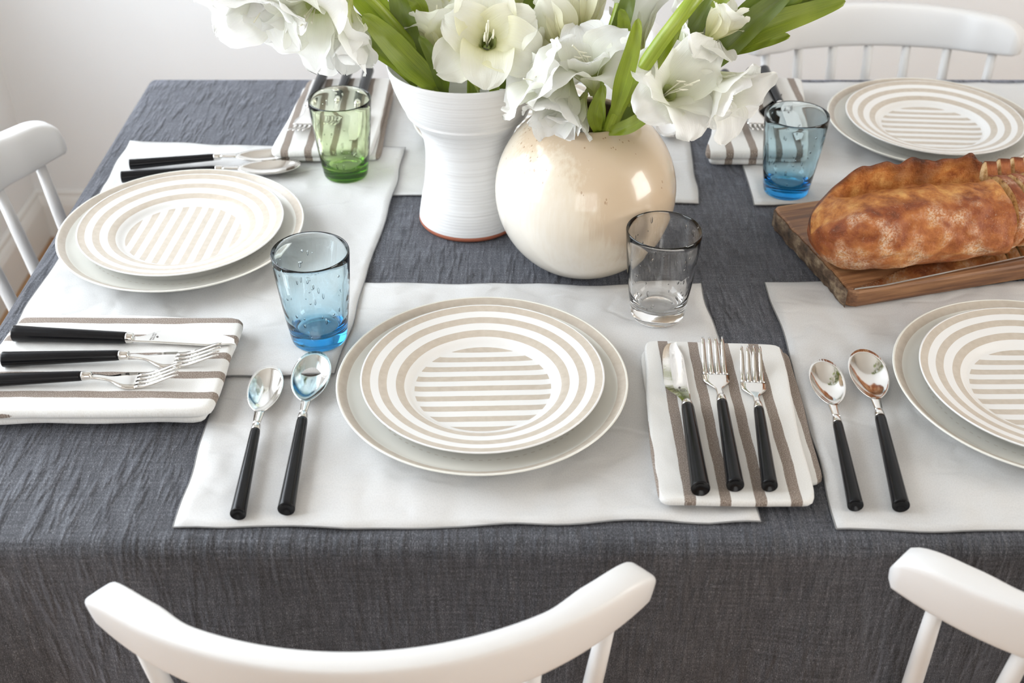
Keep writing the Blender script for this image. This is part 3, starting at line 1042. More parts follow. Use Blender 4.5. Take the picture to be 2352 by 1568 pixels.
root = empty('globe_vase', (VR[0], VR[1], TZ + .0004))
tag(root, 'round cream and tan glazed globe vase with wide mouth', 'vase')
zc, RS = .0850, .0985
prof = [(0, .0015), (.036, .0012), (.040, 0), (.046, .0008)]
a0 = math.asin((.0052 - zc) / RS)
for k in range(37):
    a = a0 + (radians(62.0) - a0) * k / 36
    prof.append((RS * cos(a) * 1.0, zc + RS * sin(a)))
rl, zl_ = prof[-1]
prof += [(rl - .0014, zl_ + .0014), (rl - .0032, zl_ + .0012), (rl - .0042, zl_ - .0006)]
for k in range(24):
    a = radians(58.0) + (radians(-55) - radians(58.0)) * k / 23
    prof.append(((RS - .005) * cos(a), zc + (RS - .005) * sin(a)))
prof.append((0, .006))
v, f = lathe(prof, 112)
mk('body', v, f, M_vr, root)

# ------------------------------------------------------------------ bread board, loaf, slices, bread knife
BA = radians(15.5)
BF = (.354, 1.030)                       # front left corner of the board
root = empty('bread_board', (BF[0], BF[1], TZ + .0020), BA)
tag(root, 'dark walnut bread board with a rough bark edge on the left', 'board')
BL_, BW_, BT = .42, .190, .0235
nb = 40
def board_mesh():
    v = []; f = []
    # outline (local): near edge along x, left edge slightly wavy with rounded corners
    pts = []
    for k in range(30): pts.append((.010 + (BL_ - .010) * k / 29, 0))
    for k in range(1, 16): pts.append((BL_, BW_ * k / 15))
    for k in range(1, 30): pts.append((BL_ - (BL_ - .008) * k / 29, BW_))
    for k in range(0, 17):
        yy = BW_ - .006 - (BW_ - .014) * k / 16
        pts.append((.000 + .004 * nz(yy, 3, 0, 40) + .002 * nz(yy, 9, 0, 150), yy))
    ctr = Vector((BL_ / 2, BW_ / 2, 0)); n = len(pts)
    levels = [(.006, 0), (.002, .002), (0, .006), (0, BT - .004), (.0012, BT - .0012), (.004, BT)]
    for ins, z in levels:
        for (x, y) in pts:
            x2 = min(max(x, ins), BL_ - ins) if x > .005 else x + ins
            y2 = min(max(y, ins), BW_ - ins)
            v.append((x2, y2, z))
    m = len(levels)
    for k in range(m - 1):
        for i in range(n):
            j = (i + 1) % n
            f.append((k * n + i, k * n + j, (k + 1) * n + j, (k + 1) * n + i))
    f.append(tuple(reversed(range(n)))); f.append(tuple(range((m - 1) * n, m * n)))
    return v, f, n
v, f, _ = board_mesh()
mk('plank', v, f, M_board, root, False)
# bark strip along the left edge
def bark(u, w):
    y = .004 + (BW_ - .010) * u
    a = pi * (w - .5)
    x = -.0005 - (.0028 + .0016 * nz(y, w * .1, 2, 60)) * cos(a) * sm(0, .08, u) * sm(1, .92, u) + .004 * nz(y, 3, 0, 40) + .002 * nz(y, 9, 0, 150)
    return Vector((x, y, BT / 2 + (BT / 2 - .001) * sin(a))), (u, w)
v, f, uv = gridf(bark, 40, 8)
mk('bark_edge', v, f, M_bark, root, True)

def to_board(x, y, z=0.0):
    return Vector((BF[0] + x * cos(BA) - y * sin(BA), BF[1] + x * sin(BA) + y * cos(BA), TZ + .0020 + BT + z))

# loaf: local x along the loaf, cut face at +x
LL, LD, LH = .205, .058, .086
lroot = empty('bread_loaf', to_board(-.020, .064, .0004), BA + radians(-4))
tag(lroot, 'crusty brown bread loaf dusted with flour on the board', 'bread')
def loaf_r(u):          # taper along the length, u in 0..1
    return sqrt(max(0.0, 1 - (1 - min(u / .42, 1.0)) ** 2.4)) * (1 - .04 * sm(.6, 1, u))
def loaf_section(u, a, grow=0.0):
    """a: 0 = front (toward camera, -y), pi/2 = top, pi = back; below the board level is flattened"""
    k = loaf_r(u)
    c, s = -cos(a), sin(a)
    y = LD * k * (abs(c) ** .80) * (1 if c > 0 else -1)
    zm = LH * .42
    if s >= 0:
        z = zm + LH * .50 * k * s ** .85
    else:
        z = zm * (1 - min(1.0, k * 1.25) * (-s) ** 1.1)
    return y, z
def loaf_pt(u, w):
    a = -pi / 2 + 2 * pi * w
    y, z = loaf_section(u, a)
    x = LL * u
    # score: valley behind the front bulge, ear standing up at the back
    top = sm(.12, .28, u) * (1 - .3 * sm(.9, 1.0, u))
    g = math.exp(-((a - 1.90) / .17) ** 2) * top
    e = math.exp(-((a - 2.32) / .20) ** 2) * top
    z += -.016 * g + .026 * e + .007 * e * nz(x, 2, 0, 45)
    y += -.012 * e + .006 * g
    d = .0050 * nz(x, a * .045, 1, 30) + .0026 * nz(x, a * .045, 5, 80)
    # round knob on the left shoulder
    kb = math.exp(-(((u - .17) / .11) ** 2 + ((a - .80) / .45) ** 2))
    y += -.011 * kb + d * -cos(a); z += .007 * kb + d * max(0, sin(a))
    return Vector((x, y, max(z, 0.0))), (u, w)
v, f, uv = gridf(loaf_pt, 72, 120)
mk('crust', v, f, M_crust, lroot, True, uv)
v2 = []; n = 60
for k in range(n):
    p, _ = loaf_pt(1.0, k / n); v2.append(p)
mk('cut_face', v2, [tuple(range(n))], M_crumb, lroot, False)
# slices leaning against the cut end
def slice_mesh(th, seed, sc):
    n = 48; ring = []
    for k in range(n):
        a = -pi / 2 + 2 * pi * k / n
        y, z = loaf_section(.97, a)
        e = math.exp(-((a - 2.3) / .22) ** 2); g = math.exp(-((a - 1.92) / .16) ** 2)
        z += .012 * e - .008 * g
        q = 1 + .02 * nz(cos(a), sin(a), seed, 2)
        ring.append((y * sc * q, max(z * sc * q, 0)))
    c = (0, .035)
    def loop(x, ins):
        out = []
        for (y, z) in ring:
            d = hypot(y - c[0], z - c[1]); kk = max(0, 1 - ins / max(d, .001))
            out.append((x, c[0] + (y - c[0]) * kk, c[1] + (z - c[1]) * kk))
        return out
    crust = loop(0, .0012) + loop(.001, 0) + loop(th - .001, 0) + loop(th, .0012)
    cf = []
    for k in range(3):
        for i in range(n):
            j = (i + 1) % n
            cf.append((k * n + i, k * n + j, (k + 1) * n + j, (k + 1) * n + i))
    crumb = loop(.0006, .0010) + loop(th - .0006, .0010)
    bf = [tuple(range(n)), tuple(range(2 * n - 1, n - 1, -1))]
    return crust, cf, crumb, bf
for k in range(6):
    th = .0125
    sroot = empty('bread_slice', to_board(.190 + k * .0170, .059 + .002 * k, .0006), BA + radians(-4 + k * 1.2))
    sroot.rotation_euler = (0, radians(7 + 2.0 * k), BA + radians(-5 + k * 1.0))
    words = ['first', 'second', 'third', 'fourth', 'fifth', 'sixth']
    tag(sroot, words[k] + ' cut bread slice counted from the whole loaf', 'bread', 'bread slices')
    a, b, c, d = slice_mesh(th, k, .97 - .012 * k)
    mk('crust', a, b, M_crust, sroot); mk('crumb', c, d, M_crumb, sroot, False)

# bread knife on the front of the board
kroot = empty('bread_knife', to_board(.004, .0010, .0012), radians(19.0))
tag(kroot, 'long bread knife with serrated blade and black handle on the board', 'knife')
def serr():
    n = 110; L = .235; v = []; f = []
    for i in range(n + 1):
        s = i / n
        x = L * s
        lo = .014 * (1 - sm(0, .10, s)) ** 2 * .0 + (-.0035 * (1 - (1 - sm(0, .16, s))))
        hi = .0015 + .0275 * sm(0, .62, s) ** .8
        w = .0009 * (1 if i % 2 else -1) * (s > .03) * (s < .9)
        v += [(x, lo, 0), (x, hi + w, 0), (x, hi + w, .0012), (x, lo, .0018)]
    for i in range(n):
        for j in range(4):
            k = (j + 1) % 4
            f.append((i * 4 + j, (i + 1) * 4 + j, (i + 1) * 4 + k, i * 4 + k))
    f.append((0, 1, 2, 3)); f.append((4 * n + 3, 4 * n + 2, 4 * n + 1, 4 * n))
    return v, f
v, f = serr()
mk('blade', v, f, M_steel, kroot, False)
v, f = tube([(.228, .010, .008), (.236, .010, .008), (.28, .010, .008), (.34, .009, .008), (.352, .009, .008)], [.006, .0085, .0085, .0090, .0060], 16)
mk('handle', v, f, M_black, kroot)

# ------------------------------------------------------------------ chairs
SEATZ = .445
def crest_mesh():
    HW, SAG = .2120, .088
    Rr = (HW * HW + SAG * SAG) / (2 * SAG)
    nu = 72; sec = 20
    v = []; f = []
    amax = math.asin(HW / Rr)
    for i in range(nu + 1):
        u = -1 + 2 * i / nu
        a = amax * u
        cx, cy = Rr * sin(a), -.238 + Rr - Rr * cos(a)
        rad = Vector((sin(a), -cos(a), 0))              # pointing outward (back)
        au = abs(u)
        wing = sm(.56, .74, au)
        th = .0215 + .0065 * wing
        e = max(0.0, (au - .80) / .20)
        top = .792 - .030 * (1 - sqrt(max(0, 1 - e ** 2.3)))
        bot = .728 + .016 * au ** 2.4
        end = sqrt(max(0.02, 1 - max(0, (au - .965) / .035) ** 2))
        th *= .35 + .65 * end
        zc = (top + bot) / 2; hz = (top - bot) / 2 * (.80 + .20 * end)
        shift = -.0055 * wing                           # wings swell toward the sitter
        for k in range(sec):
            p = 2 * pi * k / sec
            cx_, sx_ = cos(p), sin(p)
            px = th / 2 * (abs(cx_) ** .32) * (1 if cx_ > 0 else -1)
            pz = hz * (abs(sx_) ** .36) * (1 if sx_ > 0 else -1)
            lean = -(zc + pz - .76) * .16
            P = Vector((cx, cy, zc + pz)) + rad * (px + shift * .5 - lean)
            v.append(P)
    for i in range(nu):
        for k in range(sec):
            j = (k + 1) % sec
            f.append((i * sec + k, (i + 1) * sec + k, (i + 1) * sec + j, i * sec + j))
    f.append(tuple(range(sec))); f.append(tuple(reversed(range(nu * sec, (nu + 1) * sec))))
    return v, f, Rr
def make_chair():
    parts = []
    cv, cf, Rr = crest_mesh()
    parts.append(('crest_rail', cv, cf))
    for k in range(7):
        t = (k - 3) / 3
        xt = t * .180; at = math.asin(xt / Rr)
        top = Vector((xt, -.238 + Rr - Rr * cos(at) + .002, .742 + .012 * abs(t) ** 2.4))
        xb = t * .158
        bot = Vector((xb, -.172 + .045 * t * t, SEATZ - .012))
        mid = (top + bot) / 2
        path = [bot, bot.lerp(top, .25), mid, bot.lerp(top, .75), top]
        parts.append(('spindle', *tube(path, [.0068, .0082, .0086, .0080, .0066], 14)))
    # saddle seat
    n = 56; v = []; f = []
    def outline(a, s):
        c, q = cos(a), sin(a)
        return (.215 * s * abs(c) ** .7 * (1 if c > 0 else -1), .205 * s * abs(q) ** .7 * (1 if q > 0 else -1))
    levels = [(.90, SEATZ - .032), (.985, SEATZ - .018), (1.0, SEATZ - .008), (.985, SEATZ - .001), (.93, SEATZ), (.75, SEATZ - .006), (.5, SEATZ - .010), (.2, SEATZ - .011)]
    for s, z in levels:
        for i in range(n):
            x, y = outline(2 * pi * i / n, s); v.append((x, y, z))
    for k in range(len(levels) - 1):
        for i in range(n):
            j = (i + 1) % n
            f.append((k * n + i, k * n + j, (k + 1) * n + j, (k + 1) * n + i))
    f.append(tuple(reversed(range(n)))); f.append(tuple(range((len(levels) - 1) * n, len(levels) * n)))
    parts.append(('seat', v, f))
    ends = {}
    for sx in (-1, 1):
        for sy in (-1, 1):
            a = Vector((sx * .150, sy * .140, SEATZ - .020)); b = Vector((sx * .205, sy * (.195 if sy > 0 else .225), 0))
            parts.append(('leg', *tube([a, a.lerp(b, .35), a.lerp(b, .7), b], [.014, .0175, .0150, .0105], 16)))
            ends[(sx, sy)] = a.lerp(b, .62)
    for sx in (-1, 1):
        parts.append(('stretcher', *tube([ends[(sx, -1)], (ends[(sx, -1)] + ends[(sx, 1)]) / 2, ends[(sx, 1)]], [.007, .0095, .007], 12)))
    m1 = (ends[(-1, -1)] + ends[(-1, 1)]) / 2; m2 = (ends[(1, -1)] + ends[(1, 1)]) / 2
    parts.append(('stretcher', *tube([m1, (m1 + m2) / 2, m2], [.007, .0095, .007], 12)))
    out = []
    for nm, v, f in parts:
        me = bpy.data.meshes.new(nm); me.from_pydata([tuple(p) for p in v], [], f)
        me.polygons.foreach_set('use_smooth', [True] * len(me.polygons)); me.update()
        me.materials.append(M_chair); out.append((nm, me))
    return out
CH = make_chair()
def chair(x, y, deg, label):
    root = empty('spindle_chair', (x, y, 0), radians(deg))
    tag(root, label, 'chair', 'white spindle chairs')
    for nm, me in CH: inst(me, nm, root)
chair(-.114, .781, 3.0, 'white spindle chair in the foreground, its whole curved crest rail showing')
chair(.519, .800, -2.0, 'white spindle chair cut off at the lower right corner')
chair(-.447, 1.215, -90, 'white spindle chair at the left end of the table')
chair(.020, 1.595, 180, 'white spindle chair behind the flowers at the far side')
chair(.578, 1.600, 180, 'white spindle chair at the far right behind the bread')

# ------------------------------------------------------------------ flowers
def petal_mesh(name, L, W, flare, curl, ruf, seed, mat):
    """petal rising along +z from the floret base and flaring toward +x; flare 0 = closed bud, 1 = wide open"""
    ns, ntt = 22, 16
    def pos(s, w):
        t = 2 * w - 1
        # centre line by integrating the bending angle
        x = z = 0.0; st = 24
        k = max(1, int(s * st)); ds = s / k if s > 0 else 0
        ang = .10
        for i in range(k):
            q = (i + .5) * ds
            ang = .12 + flare * 1.35 * sm(.18, .80, q) + curl * sm(.70, 1.05, q)
            x += sin(ang) * ds * L; z += cos(ang) * ds * L
        hw = W * (.16 + .84 * sm(.02, .55, s)) * sqrt(max(0.0, 1 - max(0, (s - .55) / .455) ** 2.1))
        cup = (1 - .65 * flare * sm(.3, .9, s))
        ca = t * hw / max(.010, .020 + .05 * s * flare)        # wraps round the throat
        yy = t * hw * (1 - .12 * cup)
        inward = cup * (t * t) * hw * .45
        nx, nzv = -cos(ang), sin(ang)
        edge = abs(t) ** 2.2 * sm(.25, .75, s)
        sd = 1 if t > 0 else -1
        rw = ruf * edge * (hw / W) ** .7 * (sin(11 * s + seed * 1.7 + sd * 2.2) + .55 * sin(23 * s + sd * 1.1 + seed * 3.1))
        rw += .0035 * nz(s * 3, t * 1.5, seed, 1.4) * sm(.2, .6, s) - .0016 * math.exp(-(t / .16) ** 2) * (1 - s)
        d = inward + rw
        jag = 1 + .035 * nz(t * 4, seed, 0, 1) * sm(.8, 1, s)
        return Vector((.0035 + (x + nx * d) * jag, yy, (z + nzv * d) * jag)), (s, w)
    v, f, uv = gridf(pos, ns, ntt)
    me = bpy.data.meshes.new(name)
    me.from_pydata([tuple(p) for p in v], [], f)
    me.polygons.foreach_set('use_smooth', [True] * len(me.polygons))
    ul = me.uv_layers.new(name='uv')
    for l in me.loops: ul.data[l.index].uv = uv[l.vertex_index]
    me.materials.append(mat); me.update()
    return me
PETALS = {}
def petal(openness, variant, mat):
    o = min((.12, .35, .6, .85, 1.05), key=lambda q: abs(q - openness))
    key = (o, variant, mat.name)
    if key not in PETALS:
        PETALS[key] = petal_mesh('petal', .088 - .006 * (variant % 2), .026 + .003 * (variant % 3), o, .9 * o * (.4 + .3 * (variant % 3)), .0030 + .0034 * o, variant * 1.3 + o * 7, mat)
    return PETALS[key]
tv, tf = lathe(smoothprof([(.0022, -.014), (.0030, -.004), (.0042, .006), (.0062, .020), (.0085, .030)], 3), 14)
THROAT = bpy.data.meshes.new('throat'); THROAT.from_pydata(tv, [], tf); THROAT.polygons.foreach_set('use_smooth', [True] * len(tf)); THROAT.materials.append(M_throat)
ul = THROAT.uv_layers.new(name='uv')
def stamen_mesh():
    mb = MB()
    for k in range(3):
        a = k * 2.1 + .4
        p = [(0, 0, .005), (.0015 * cos(a), .0015 * sin(a), .03), (.005 * cos(a) + .004, .005 * sin(a), .050)]
        v, f = tube(p, [.0007, .0006, .0005], 6); mb.add(v, f)
        q = Vector(p[2]); v, f = tube([q - Vector((.004, 0, .001)), q, q + Vector((.004, 0, .003))], [.0005, .0011, .0005], 6); mb.add(v, f)
    v, f = tube([(0, 0, .005), (.002, 0, .035), (.008, 0, .058), (.012, .001, .066)], [.0006, .0006, .0006, .0009], 6); mb.add(v, f)
    me = bpy.data.meshes.new('stamens'); me.from_pydata(mb.v, [], mb.f); me.materials.append(M_stamen)
    return me
STAM = stamen_mesh()

def frame(axis, roll):
    z = Vector(axis).normalized()
    up = Vector((0, 0, 1)) if abs(z.z) < .92 else Vector((0, 1, 0))
    x = up.cross(z).normalized(); y = z.cross(x)
    m = Matrix((x, y, z)).transposed()
    return m @ Matrix.Rotation(roll, 3, 'Z')

def floret(stem, pos, axis, scale=1.0, openness=.9, roll=0.0, cream=False, seed=0, n=6):
    rr = random.Random(seed * 31 + 5)
    mat = M_petalc if cream else M_petal
    th = inst(THROAT, 'floret', stem)
    R = frame(axis, roll).to_4x4()
    th.matrix_local = Matrix.Translation(Vector(pos) - stem.location) @ R @ Matrix.Scale(scale, 4)
    for k in range(n):
        outer = k % 2
        me = petal(max(.12, openness * (1.0 if outer else .9) + rr.uniform(-.16, .16)), rr.randrange(5), mat)
        p = inst(me, 'petal', th)
        s = rr.uniform(.88, 1.10)
        p.matrix_local = Matrix.Rotation(2 * pi * k / n + rr.uniform(-.16, .16), 4, 'Z') @ Matrix.Rotation(rr.uniform(-.10, .14) + (.05 if outer else -.04), 4, 'Y') @ Matrix.Diagonal((s, s * rr.uniform(.9, 1.12), s, 1))
    if openness > .5:
        st = inst(STAM, 'stamens', th); st.rotation_euler = (0, 0, rr.uniform(0, 6))
    return th

def spline(pts, n=8):
    out = smoothprof([tuple(p) for p in pts], n)
    return [Vector(p) for p in out]

def stalk(name, parent, pts, r0, r1, mat):
    P = spline(pts); off = parent.location
    rad = [r0 + (r1 - r0) * i / (len(P) - 1) for i in range(len(P))]
    v, f = tube([p - off for p in P], rad, 12)
    uv = [((i // 12) / len(P), (i % 12) / 12) for i in range(len(v))]
    return mk(name, v, f, mat, parent, True, uv)

def blade(parent, pts, width, mat, face=(0, -.8, .6), fold=.35, name='leaf', tip=.55, base=.55, twist=0.0):
    """pointed leaf blade with a midrib fold; face = direction its upper side looks"""
    P = spline(pts, 7); n = len(P) - 1; off = parent.location
    F = Vector(face).normalized()
    m = 8; v = []; f = []; uv = []
    for i in range(n + 1):
        s = i / n
        tdir = (P[min(i + 1, n)] - P[max(i - 1, 0)]).normalized()
        side = tdir.cross(F).normalized()
        nor = side.cross(tdir).normalized()
        if twist:
            q = Matrix.Rotation(twist * s, 3, tdir); side = q @ side; nor = q @ nor
        w = width / 2 * (base + (1 - base) * sm(0, .35, s)) * sqrt(max(0.0, 1 - max(0, (s - tip) / (1.001 - tip)) ** 1.7))
        for j in range(m + 1):
            t = 2 * j / m - 1
            v.append(P[i] - off + side * (t * w) + nor * (-abs(t) * -fold * w + .0008 * sin(s * 20 + t * 3)))
            uv.append((s, (t + 1) / 2))
    for i in range(n):
        for j in range(m):
            a = i * (m + 1) + j
            f.append((a, a + m + 1, a + m + 2, a + 1))
    return mk(name, v, f, mat, parent, True, uv)

def bud(parent, a, b, r, mat, name='bud'):
    A, B = Vector(a), Vector(b); off = parent.location
    pts = [A.lerp(B, k / 9) for k in range(10)]
    rad = [max(.0006, r * (.45 + .55 * sm(0, .35, k / 9)) * (1 - sm(.4, 1.05, k / 9)) + .0004) for k in range(10)]
    v, f = tube([p - off for p in pts], rad, 10)
    uv = [((i // 10) / 10, (i % 10) / 10) for i in range(len(v))]
    return mk(name, v, f, mat, parent, True, uv)

def stem_thing(base, label, group):
    root = empty('gladiolus_stem', base)
    tag(root, label, 'flower', group)
    return root
def px(s): return s / 2260.0
GR = 'gladioli in the globe vase'; GL = 'gladioli in the flared vase'
BR_ = (VR[0], VR[1], TZ + .012); BLV = (VW[0], VW[1], TZ + .018)

# --- globe vase: thick front stalk with the wide open floret
s1 = stem_thing(BR_, 'gladiolus with thick bright green stalk and wide open white floret facing the camera', GR)
stalk('stalk', s1, [(VR[0] - .005, VR[1], TZ + .012), (0.1001, 1.1100, 0.9208), (0.1146, 1.0780, 0.9801), (0.1367, 1.0680, 1.0262), (0.1657, 1.0750, 1.0657), (0.2129, 1.1300, 1.1010), (0.2513, 1.1500, 1.1517)], .0075, .0068, M_stalk)
blade(s1, [(0.1022, 1.0850, 0.9507), (0.1069, 1.0650, 0.9947), (0.1124, 1.0550, 1.0292), (0.1165, 1.0550, 1.0598)], px(40), M_leaf, tip=.35)
blade(s1, [(0.0872, 1.1050, 0.9232), (0.0831, 1.0950, 0.9446), (0.0867, 1.0900, 0.9642), (0.0908, 1.0900, 0.9794)], px(38), M_leaf, tip=.12, name='bract')
blade(s1, [(0.1124, 1.1250, 0.9210), (0.1434, 1.1300, 0.9691), (0.1738, 1.1350, 1.0086), (0.1985, 1.1400, 1.0511)], px(50), M_leafd, tip=.6)
blade(s1, [(0.1137, 1.0850, 0.9609), (0.1355, 1.0750, 1.0059), (0.1519, 1.0750, 1.0363), (0.1600, 1.0750, 1.0616)], px(30), M_leaf, tip=.4)
floret(s1, (0.1408, 1.0950, 0.9573), (0.430, -0.595, 0.679), .98, 1.05, .35, False, 1)
floret(s1, (0.1632, 1.1400, 0.9837), (0.544, -0.342, 0.766), .85, .85, .2, False, 2)
floret(s1, (0.1332, 1.1700, 0.9761), (-0.109, 0.439, 0.892), .85, .35, .0, False, 3)
floret(s1, (0.1814, 1.1600, 1.0058), (0.099, 0.497, 0.862), .62, .12, .4, True, 4)
blade(s1, [(0.0988, 1.0950, 0.9265), (0.1151, 1.0850, 0.9365), (0.1310, 1.0850, 0.9469), (0.1397, 1.0900, 0.9540)], px(34), M_leaf, tip=.4, name='bract')
blade(s1, [(0.1963, 1.1200, 1.0453), (0.2198, 1.1300, 1.0760), (0.2430, 1.1400, 1.1062)], px(40), M_leaf, tip=.3, name='bract')
for k in range(4):
    bud(s1, (0.2129, 1.1300, 1.1010) if k < 2 else (0.2389, 1.1400, 1.1385), ((0.1917, 1.1200, 1.1322), (0.2388, 1.1300, 1.1254), (0.2229, 1.1400, 1.1698), (0.2637, 1.1400, 1.1660))[k], .010, M_bud)

# --- globe vase: stem leaning right with pointed green buds
s2 = stem_thing((VR[0] + .012, VR[1] + .004, TZ + .012), 'gladiolus leaning right, ending in long pointed green buds over the rear chair', GR)
stalk('stalk', s2, [(VR[0] + .012, VR[1] + .004, TZ + .012), (0.1112, 1.1400, 0.9039), (0.1613, 1.1500, 0.9355), (0.2039, 1.1550, 0.9728), (0.2494, 1.1600, 1.0126), (0.2956, 1.1700, 1.0428), (0.3543, 1.1800, 1.0725)], .0062, .0045, M_stalk)
blade(s2, [(0.1830, 1.1300, 0.9715), (0.2090, 1.1300, 0.9979), (0.2400, 1.1300, 1.0306), (0.2731, 1.1300, 1.0611)], px(62), M_leafd, tip=.45, name='bract')
blade(s2, [(0.2153, 1.1400, 0.9938), (0.2467, 1.1350, 1.0176), (0.2857, 1.1350, 1.0332), (0.3286, 1.1400, 1.0459)], px(58), M_leaf, tip=.35, name='bract')
blade(s2, [(0.2195, 1.1450, 0.9900), (0.2366, 1.1400, 0.9994), (0.2578, 1.1400, 1.0053), (0.2790, 1.1400, 1.0103)], px(34), M_leaf, tip=.35, name='bract')
blade(s2, [(0.2052, 1.1500, 0.9982), (0.2366, 1.1500, 1.0322), (0.2639, 1.1500, 1.0564), (0.2908, 1.1500, 1.0779)], px(44), M_leafd, tip=.4, name='bract')
blade(s2, [(0.1660, 1.1350, 0.9422), (0.1854, 1.1300, 0.9691), (0.1969, 1.1300, 0.9878), (0.2060, 1.1300, 1.0060)], px(40), M_leafd, tip=.5, name='bract')
blade(s2, [(0.1763, 1.1300, 0.9464), (0.1883, 1.1250, 0.9548), (0.1983, 1.1250, 0.9666)], px(36), M_leaf, tip=.3, name='bract')
floret(s2, (0.1835, 1.1100, 0.9869), (0.620, -0.752, -0.224), .88, .6, .5, False, 11)
floret(s2, (0.1901, 1.1250, 1.0058), (0.551, 0.079, 0.831), .62, .6, 0, True, 12)
for k, (a, b) in enumerate((((0.2571, 1.1600, 1.0217), (0.2992, 1.1400, 1.0641)), ((0.2866, 1.1650, 1.0379), (0.3362, 1.1500, 1.0607)), ((0.3158, 1.1700, 1.0539), (0.3553, 1.1600, 1.0875)))):
    bud(s2, a, b, .009, M_bud)

# --- globe vase: stem leaning left with ruffled florets
s3 = stem_thing((VR[0] - .014, VR[1] + .006, TZ + .012), 'gladiolus of ruffled white florets spilling over the left lip of the globe vase', GR)
stalk('stalk', s3, [(VR[0] - .014, VR[1] + .006, TZ + .012), (0.0913, 1.1400, 0.9064), (0.0900, 1.1500, 0.9510), (0.1006, 1.1700, 0.9950), (0.1132, 1.1900, 1.0381), (0.1205, 1.2100, 1.0937)], .0058, .0048, M_stalk)
floret(s3, (0.0848, 1.1300, 0.9526), (-0.215, -0.247, 0.945), .98, .85, .55, False, 21)
floret(s3, (0.0629, 1.1200, 0.9537), (-0.848, -0.143, 0.510), .92, .85, .1, False, 22)
floret(s3, (0.0593, 1.1350, 0.9764), (-0.325, -0.713, -0.622), .85, .35, .3, False, 23)
floret(s3, (0.0751, 1.1250, 0.9548), (-0.395, -0.664, -0.635), .62, .6, .0, False, 24)
floret(s3, (0.0706, 1.1900, 0.9776), (0.154, 0.444, 0.883), .85, .12, .2, True, 25)
floret(s3, (0.0586, 1.1700, 0.9714), (-0.262, 0.379, 0.887), .8, .35, .7, True, 26)
blade(s3, [(0.1013, 1.1600, 0.9659), (0.1088, 1.1650, 1.0015), (0.1164, 1.1700, 1.0316), (0.1222, 1.1800, 1.0594)], px(42), M_leafd, tip=.4, name='bract')
blade(s3, [(0.1106, 1.1500, 0.9889), (0.1122, 1.1500, 1.0164), (0.1082, 1.1500, 1.0344)], px(34), M_leaf, tip=.3, name='bract')
for k, (a, b) in enumerate((((0.1132, 1.1900, 1.0381), (0.0927, 1.1800, 1.0812)), ((0.1171, 1.2000, 1.0617), (0.1395, 1.1900, 1.1080)), ((0.1205, 1.2100, 1.0937), (0.1185, 1.2200, 1.1418)))):
    bud(s3, a, b, .010, M_bud)

# --- flared vase: stem leaning far left with hanging white florets
g1 = stem_thing((BLV[0] - .008, BLV[1] - .004, BLV[2]), 'gladiolus leaning far left with big white florets hanging over the table edge', GL)
stalk('stalk', g1, [(BLV[0] - .008, BLV[1] - .004, BLV[2]), (-0.0792, 1.2150, 0.9278), (-0.1153, 1.2000, 0.9880), (-0.1542, 1.1900, 1.0381), (-0.2081, 1.1850, 1.0709), (-0.2727, 1.1800, 1.1025)], .0064, .0045, M_stalk)
floret(g1, (-0.1662, 1.1750, 1.0344), (0.063, -0.739, -0.670), .95, .35, .2, False, 31)
floret(g1, (-0.1882, 1.1700, 1.0517), (-0.258, -0.871, -0.417), 1.05, .85, .6, False, 32)
floret(g1, (-0.2285, 1.1750, 1.0698), (-0.230, -0.792, -0.565), 1.02, .6, .1, False, 33)
floret(g1, (-0.2621, 1.1800, 1.0855), (-0.595, -0.692, -0.408), 1.0, .85, .4, False, 34)
floret(g1, (-0.3034, 1.1800, 1.0983), (-0.717, -0.565, -0.409), .8, .6, .4, False, 36)
floret(g1, (-0.1039, 1.2050, 0.9446), (-0.743, 0.305, 0.596), .95, .35, .3, False, 35)
blade(g1, [(-0.0807, 1.1650, 0.9445), (-0.1042, 1.1600, 0.9707), (-0.1268, 1.1550, 1.0008), (-0.1501, 1.1550, 1.0267)], px(62), M_leaf, tip=.45, base=.7)
blade(g1, [(-0.0981, 1.1850, 0.9407), (-0.1308, 1.1850, 0.9772), (-0.1610, 1.1850, 1.0009), (-0.1875, 1.1850, 1.0180)], px(58), M_leafd, tip=.85, base=.7)
blade(g1, [(-0.1063, 1.1750, 0.9490), (-0.1343, 1.1720, 0.9753), (-0.1536, 1.1700, 0.9879), (-0.1708, 1.1700, 0.9978)], px(26), M_leaf, tip=.4)
for a, b in (((-0.2727, 1.1800, 1.1025), (-0.3152, 1.1700, 1.1180)), ((-0.2486, 1.1800, 1.0898), (-0.2760, 1.1700, 1.1262))):
    bud(g1, a, b, .010, M_bud)

# --- flared vase: upright stem, cream florets in the middle
g2 = stem_thing((BLV[0] + .004, BLV[1] - .006, BLV[2]), 'upright gladiolus with cream florets filling the mouth of the flared vase', GL)
stalk('stalk', g2, [(BLV[0] + .004, BLV[1] - .006, BLV[2]), (-0.0438, 1.2250, 0.9209), (-0.0384, 1.2350, 0.9696), (-0.0401, 1.2500, 1.0268), (-0.0436, 1.2600, 1.0968)], .0062, .005, M_stalk)
floret(g2, (-0.0267, 1.1950, 0.9756), (0.040, -0.840, 0.541), 1.08, 1.05, .5, True, 41)
floret(g2, (-0.0728, 1.2150, 0.9479), (-0.233, 0.107, 0.967), .95, .6, .1, True, 42)
floret(g2, (-0.0552, 1.2400, 0.9676), (-0.062, 0.403, 0.913), 1.0, .6, .4, True, 43)
floret(g2, (-0.0358, 1.1650, 0.9420), (-0.136, -0.161, 0.978), .52, .85, .8, True, 44)
floret(g2, (0.0019, 1.2050, 0.9521), (0.728, -0.523, 0.443), .85, .6, .2, True, 45)
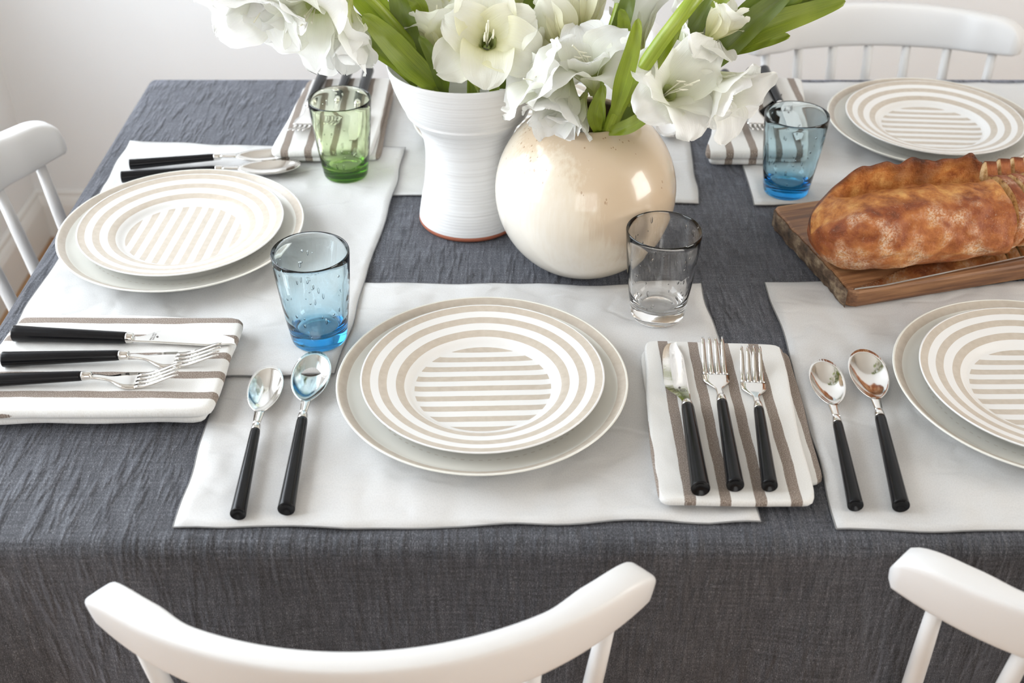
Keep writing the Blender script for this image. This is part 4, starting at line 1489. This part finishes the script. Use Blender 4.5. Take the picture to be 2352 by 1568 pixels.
blade(g2, [(-0.0717, 1.1650, 0.9386), (-0.0743, 1.1600, 0.9612), (-0.0834, 1.1600, 0.9825), (-0.0946, 1.1600, 1.0026)], px(40), M_leafd, tip=.25)
blade(g2, [(-0.0075, 1.1900, 0.9311), (-0.0051, 1.1850, 0.9506), (-0.0119, 1.1850, 0.9700)], px(46), M_leafd, tip=.3, name='bract')
blade(g2, [(-0.0482, 1.2450, 0.9657), (-0.0596, 1.2500, 0.9933), (-0.0660, 1.2550, 1.0251)], px(56), M_leafd, tip=.7)
for a, b in (((-0.0419, 1.2550, 1.0622), (-0.0206, 1.2500, 1.1083)), ((-0.0436, 1.2600, 1.0968), (-0.0514, 1.2600, 1.1486))):
    bud(g2, a, b, .010, M_bud)

# --- flared vase: two leafy stems left and right of the middle
g3 = stem_thing((BLV[0] - .012, BLV[1] + .008, BLV[2]), 'leafy gladiolus rising up left out of the flared vase', GL)
stalk('stalk', g3, [(BLV[0] - .012, BLV[1] + .008, BLV[2]), (-0.0847, 1.2300, 0.9290), (-0.1071, 1.2350, 0.9696), (-0.1264, 1.2400, 1.0113), (-0.1490, 1.2500, 1.0683)], .0062, .005, M_stalk)
blade(g3, [(-0.0898, 1.2000, 0.9393), (-0.1068, 1.2000, 0.9736), (-0.1148, 1.2050, 1.0051), (-0.1245, 1.2100, 1.0403)], px(58), M_leafd, tip=.5, base=.7)
blade(g3, [(-0.1138, 1.2000, 0.9736), (-0.1351, 1.2000, 1.0022), (-0.1520, 1.2000, 1.0209), (-0.1727, 1.2000, 1.0437)], px(56), M_leaf, tip=.5)
blade(g3, [(-0.1250, 1.2100, 0.9937), (-0.1396, 1.2100, 1.0173), (-0.1516, 1.2100, 1.0403)], px(44), M_stalk, tip=.5)
floret(g3, (-0.1172, 1.2300, 0.9958), (-0.099, 0.497, 0.862), .8, .12, .1, True, 51)
blade(g3, [(-0.0950, 1.2400, 0.9824), (-0.1007, 1.2350, 1.0059), (-0.1137, 1.2300, 1.0172), (-0.1269, 1.2250, 1.0204)], px(44), M_leaf, tip=.5, name='bract')
bud(g3, (-0.1451, 1.2500, 1.0592), (-0.1686, 1.2500, 1.1083), .010, M_bud)
g4 = stem_thing((BLV[0] + .016, BLV[1] + .010, BLV[2]), 'gladiolus with broad dark leaves rising up right out of the flared vase', GL)
stalk('stalk', g4, [(BLV[0] + .016, BLV[1] + .010, BLV[2]), (-0.0176, 1.2500, 0.9205), (0.0019, 1.2600, 0.9598), (0.0234, 1.2700, 1.0006), (0.0441, 1.2800, 1.0545)], .006, .0048, M_stalk)
blade(g4, [(-0.0005, 1.2500, 0.9487), (0.0185, 1.2500, 0.9835), (0.0325, 1.2550, 1.0108), (0.0530, 1.2600, 1.0468)], px(66), M_leafd, tip=.55, base=.7)
floret(g4, (0.0092, 1.2700, 0.9810), (0.050, 0.499, 0.865), .7, .12, .3, True, 61)
bud(g4, (0.0397, 1.2800, 1.0404), (0.0713, 1.2800, 1.0821), .010, M_bud)
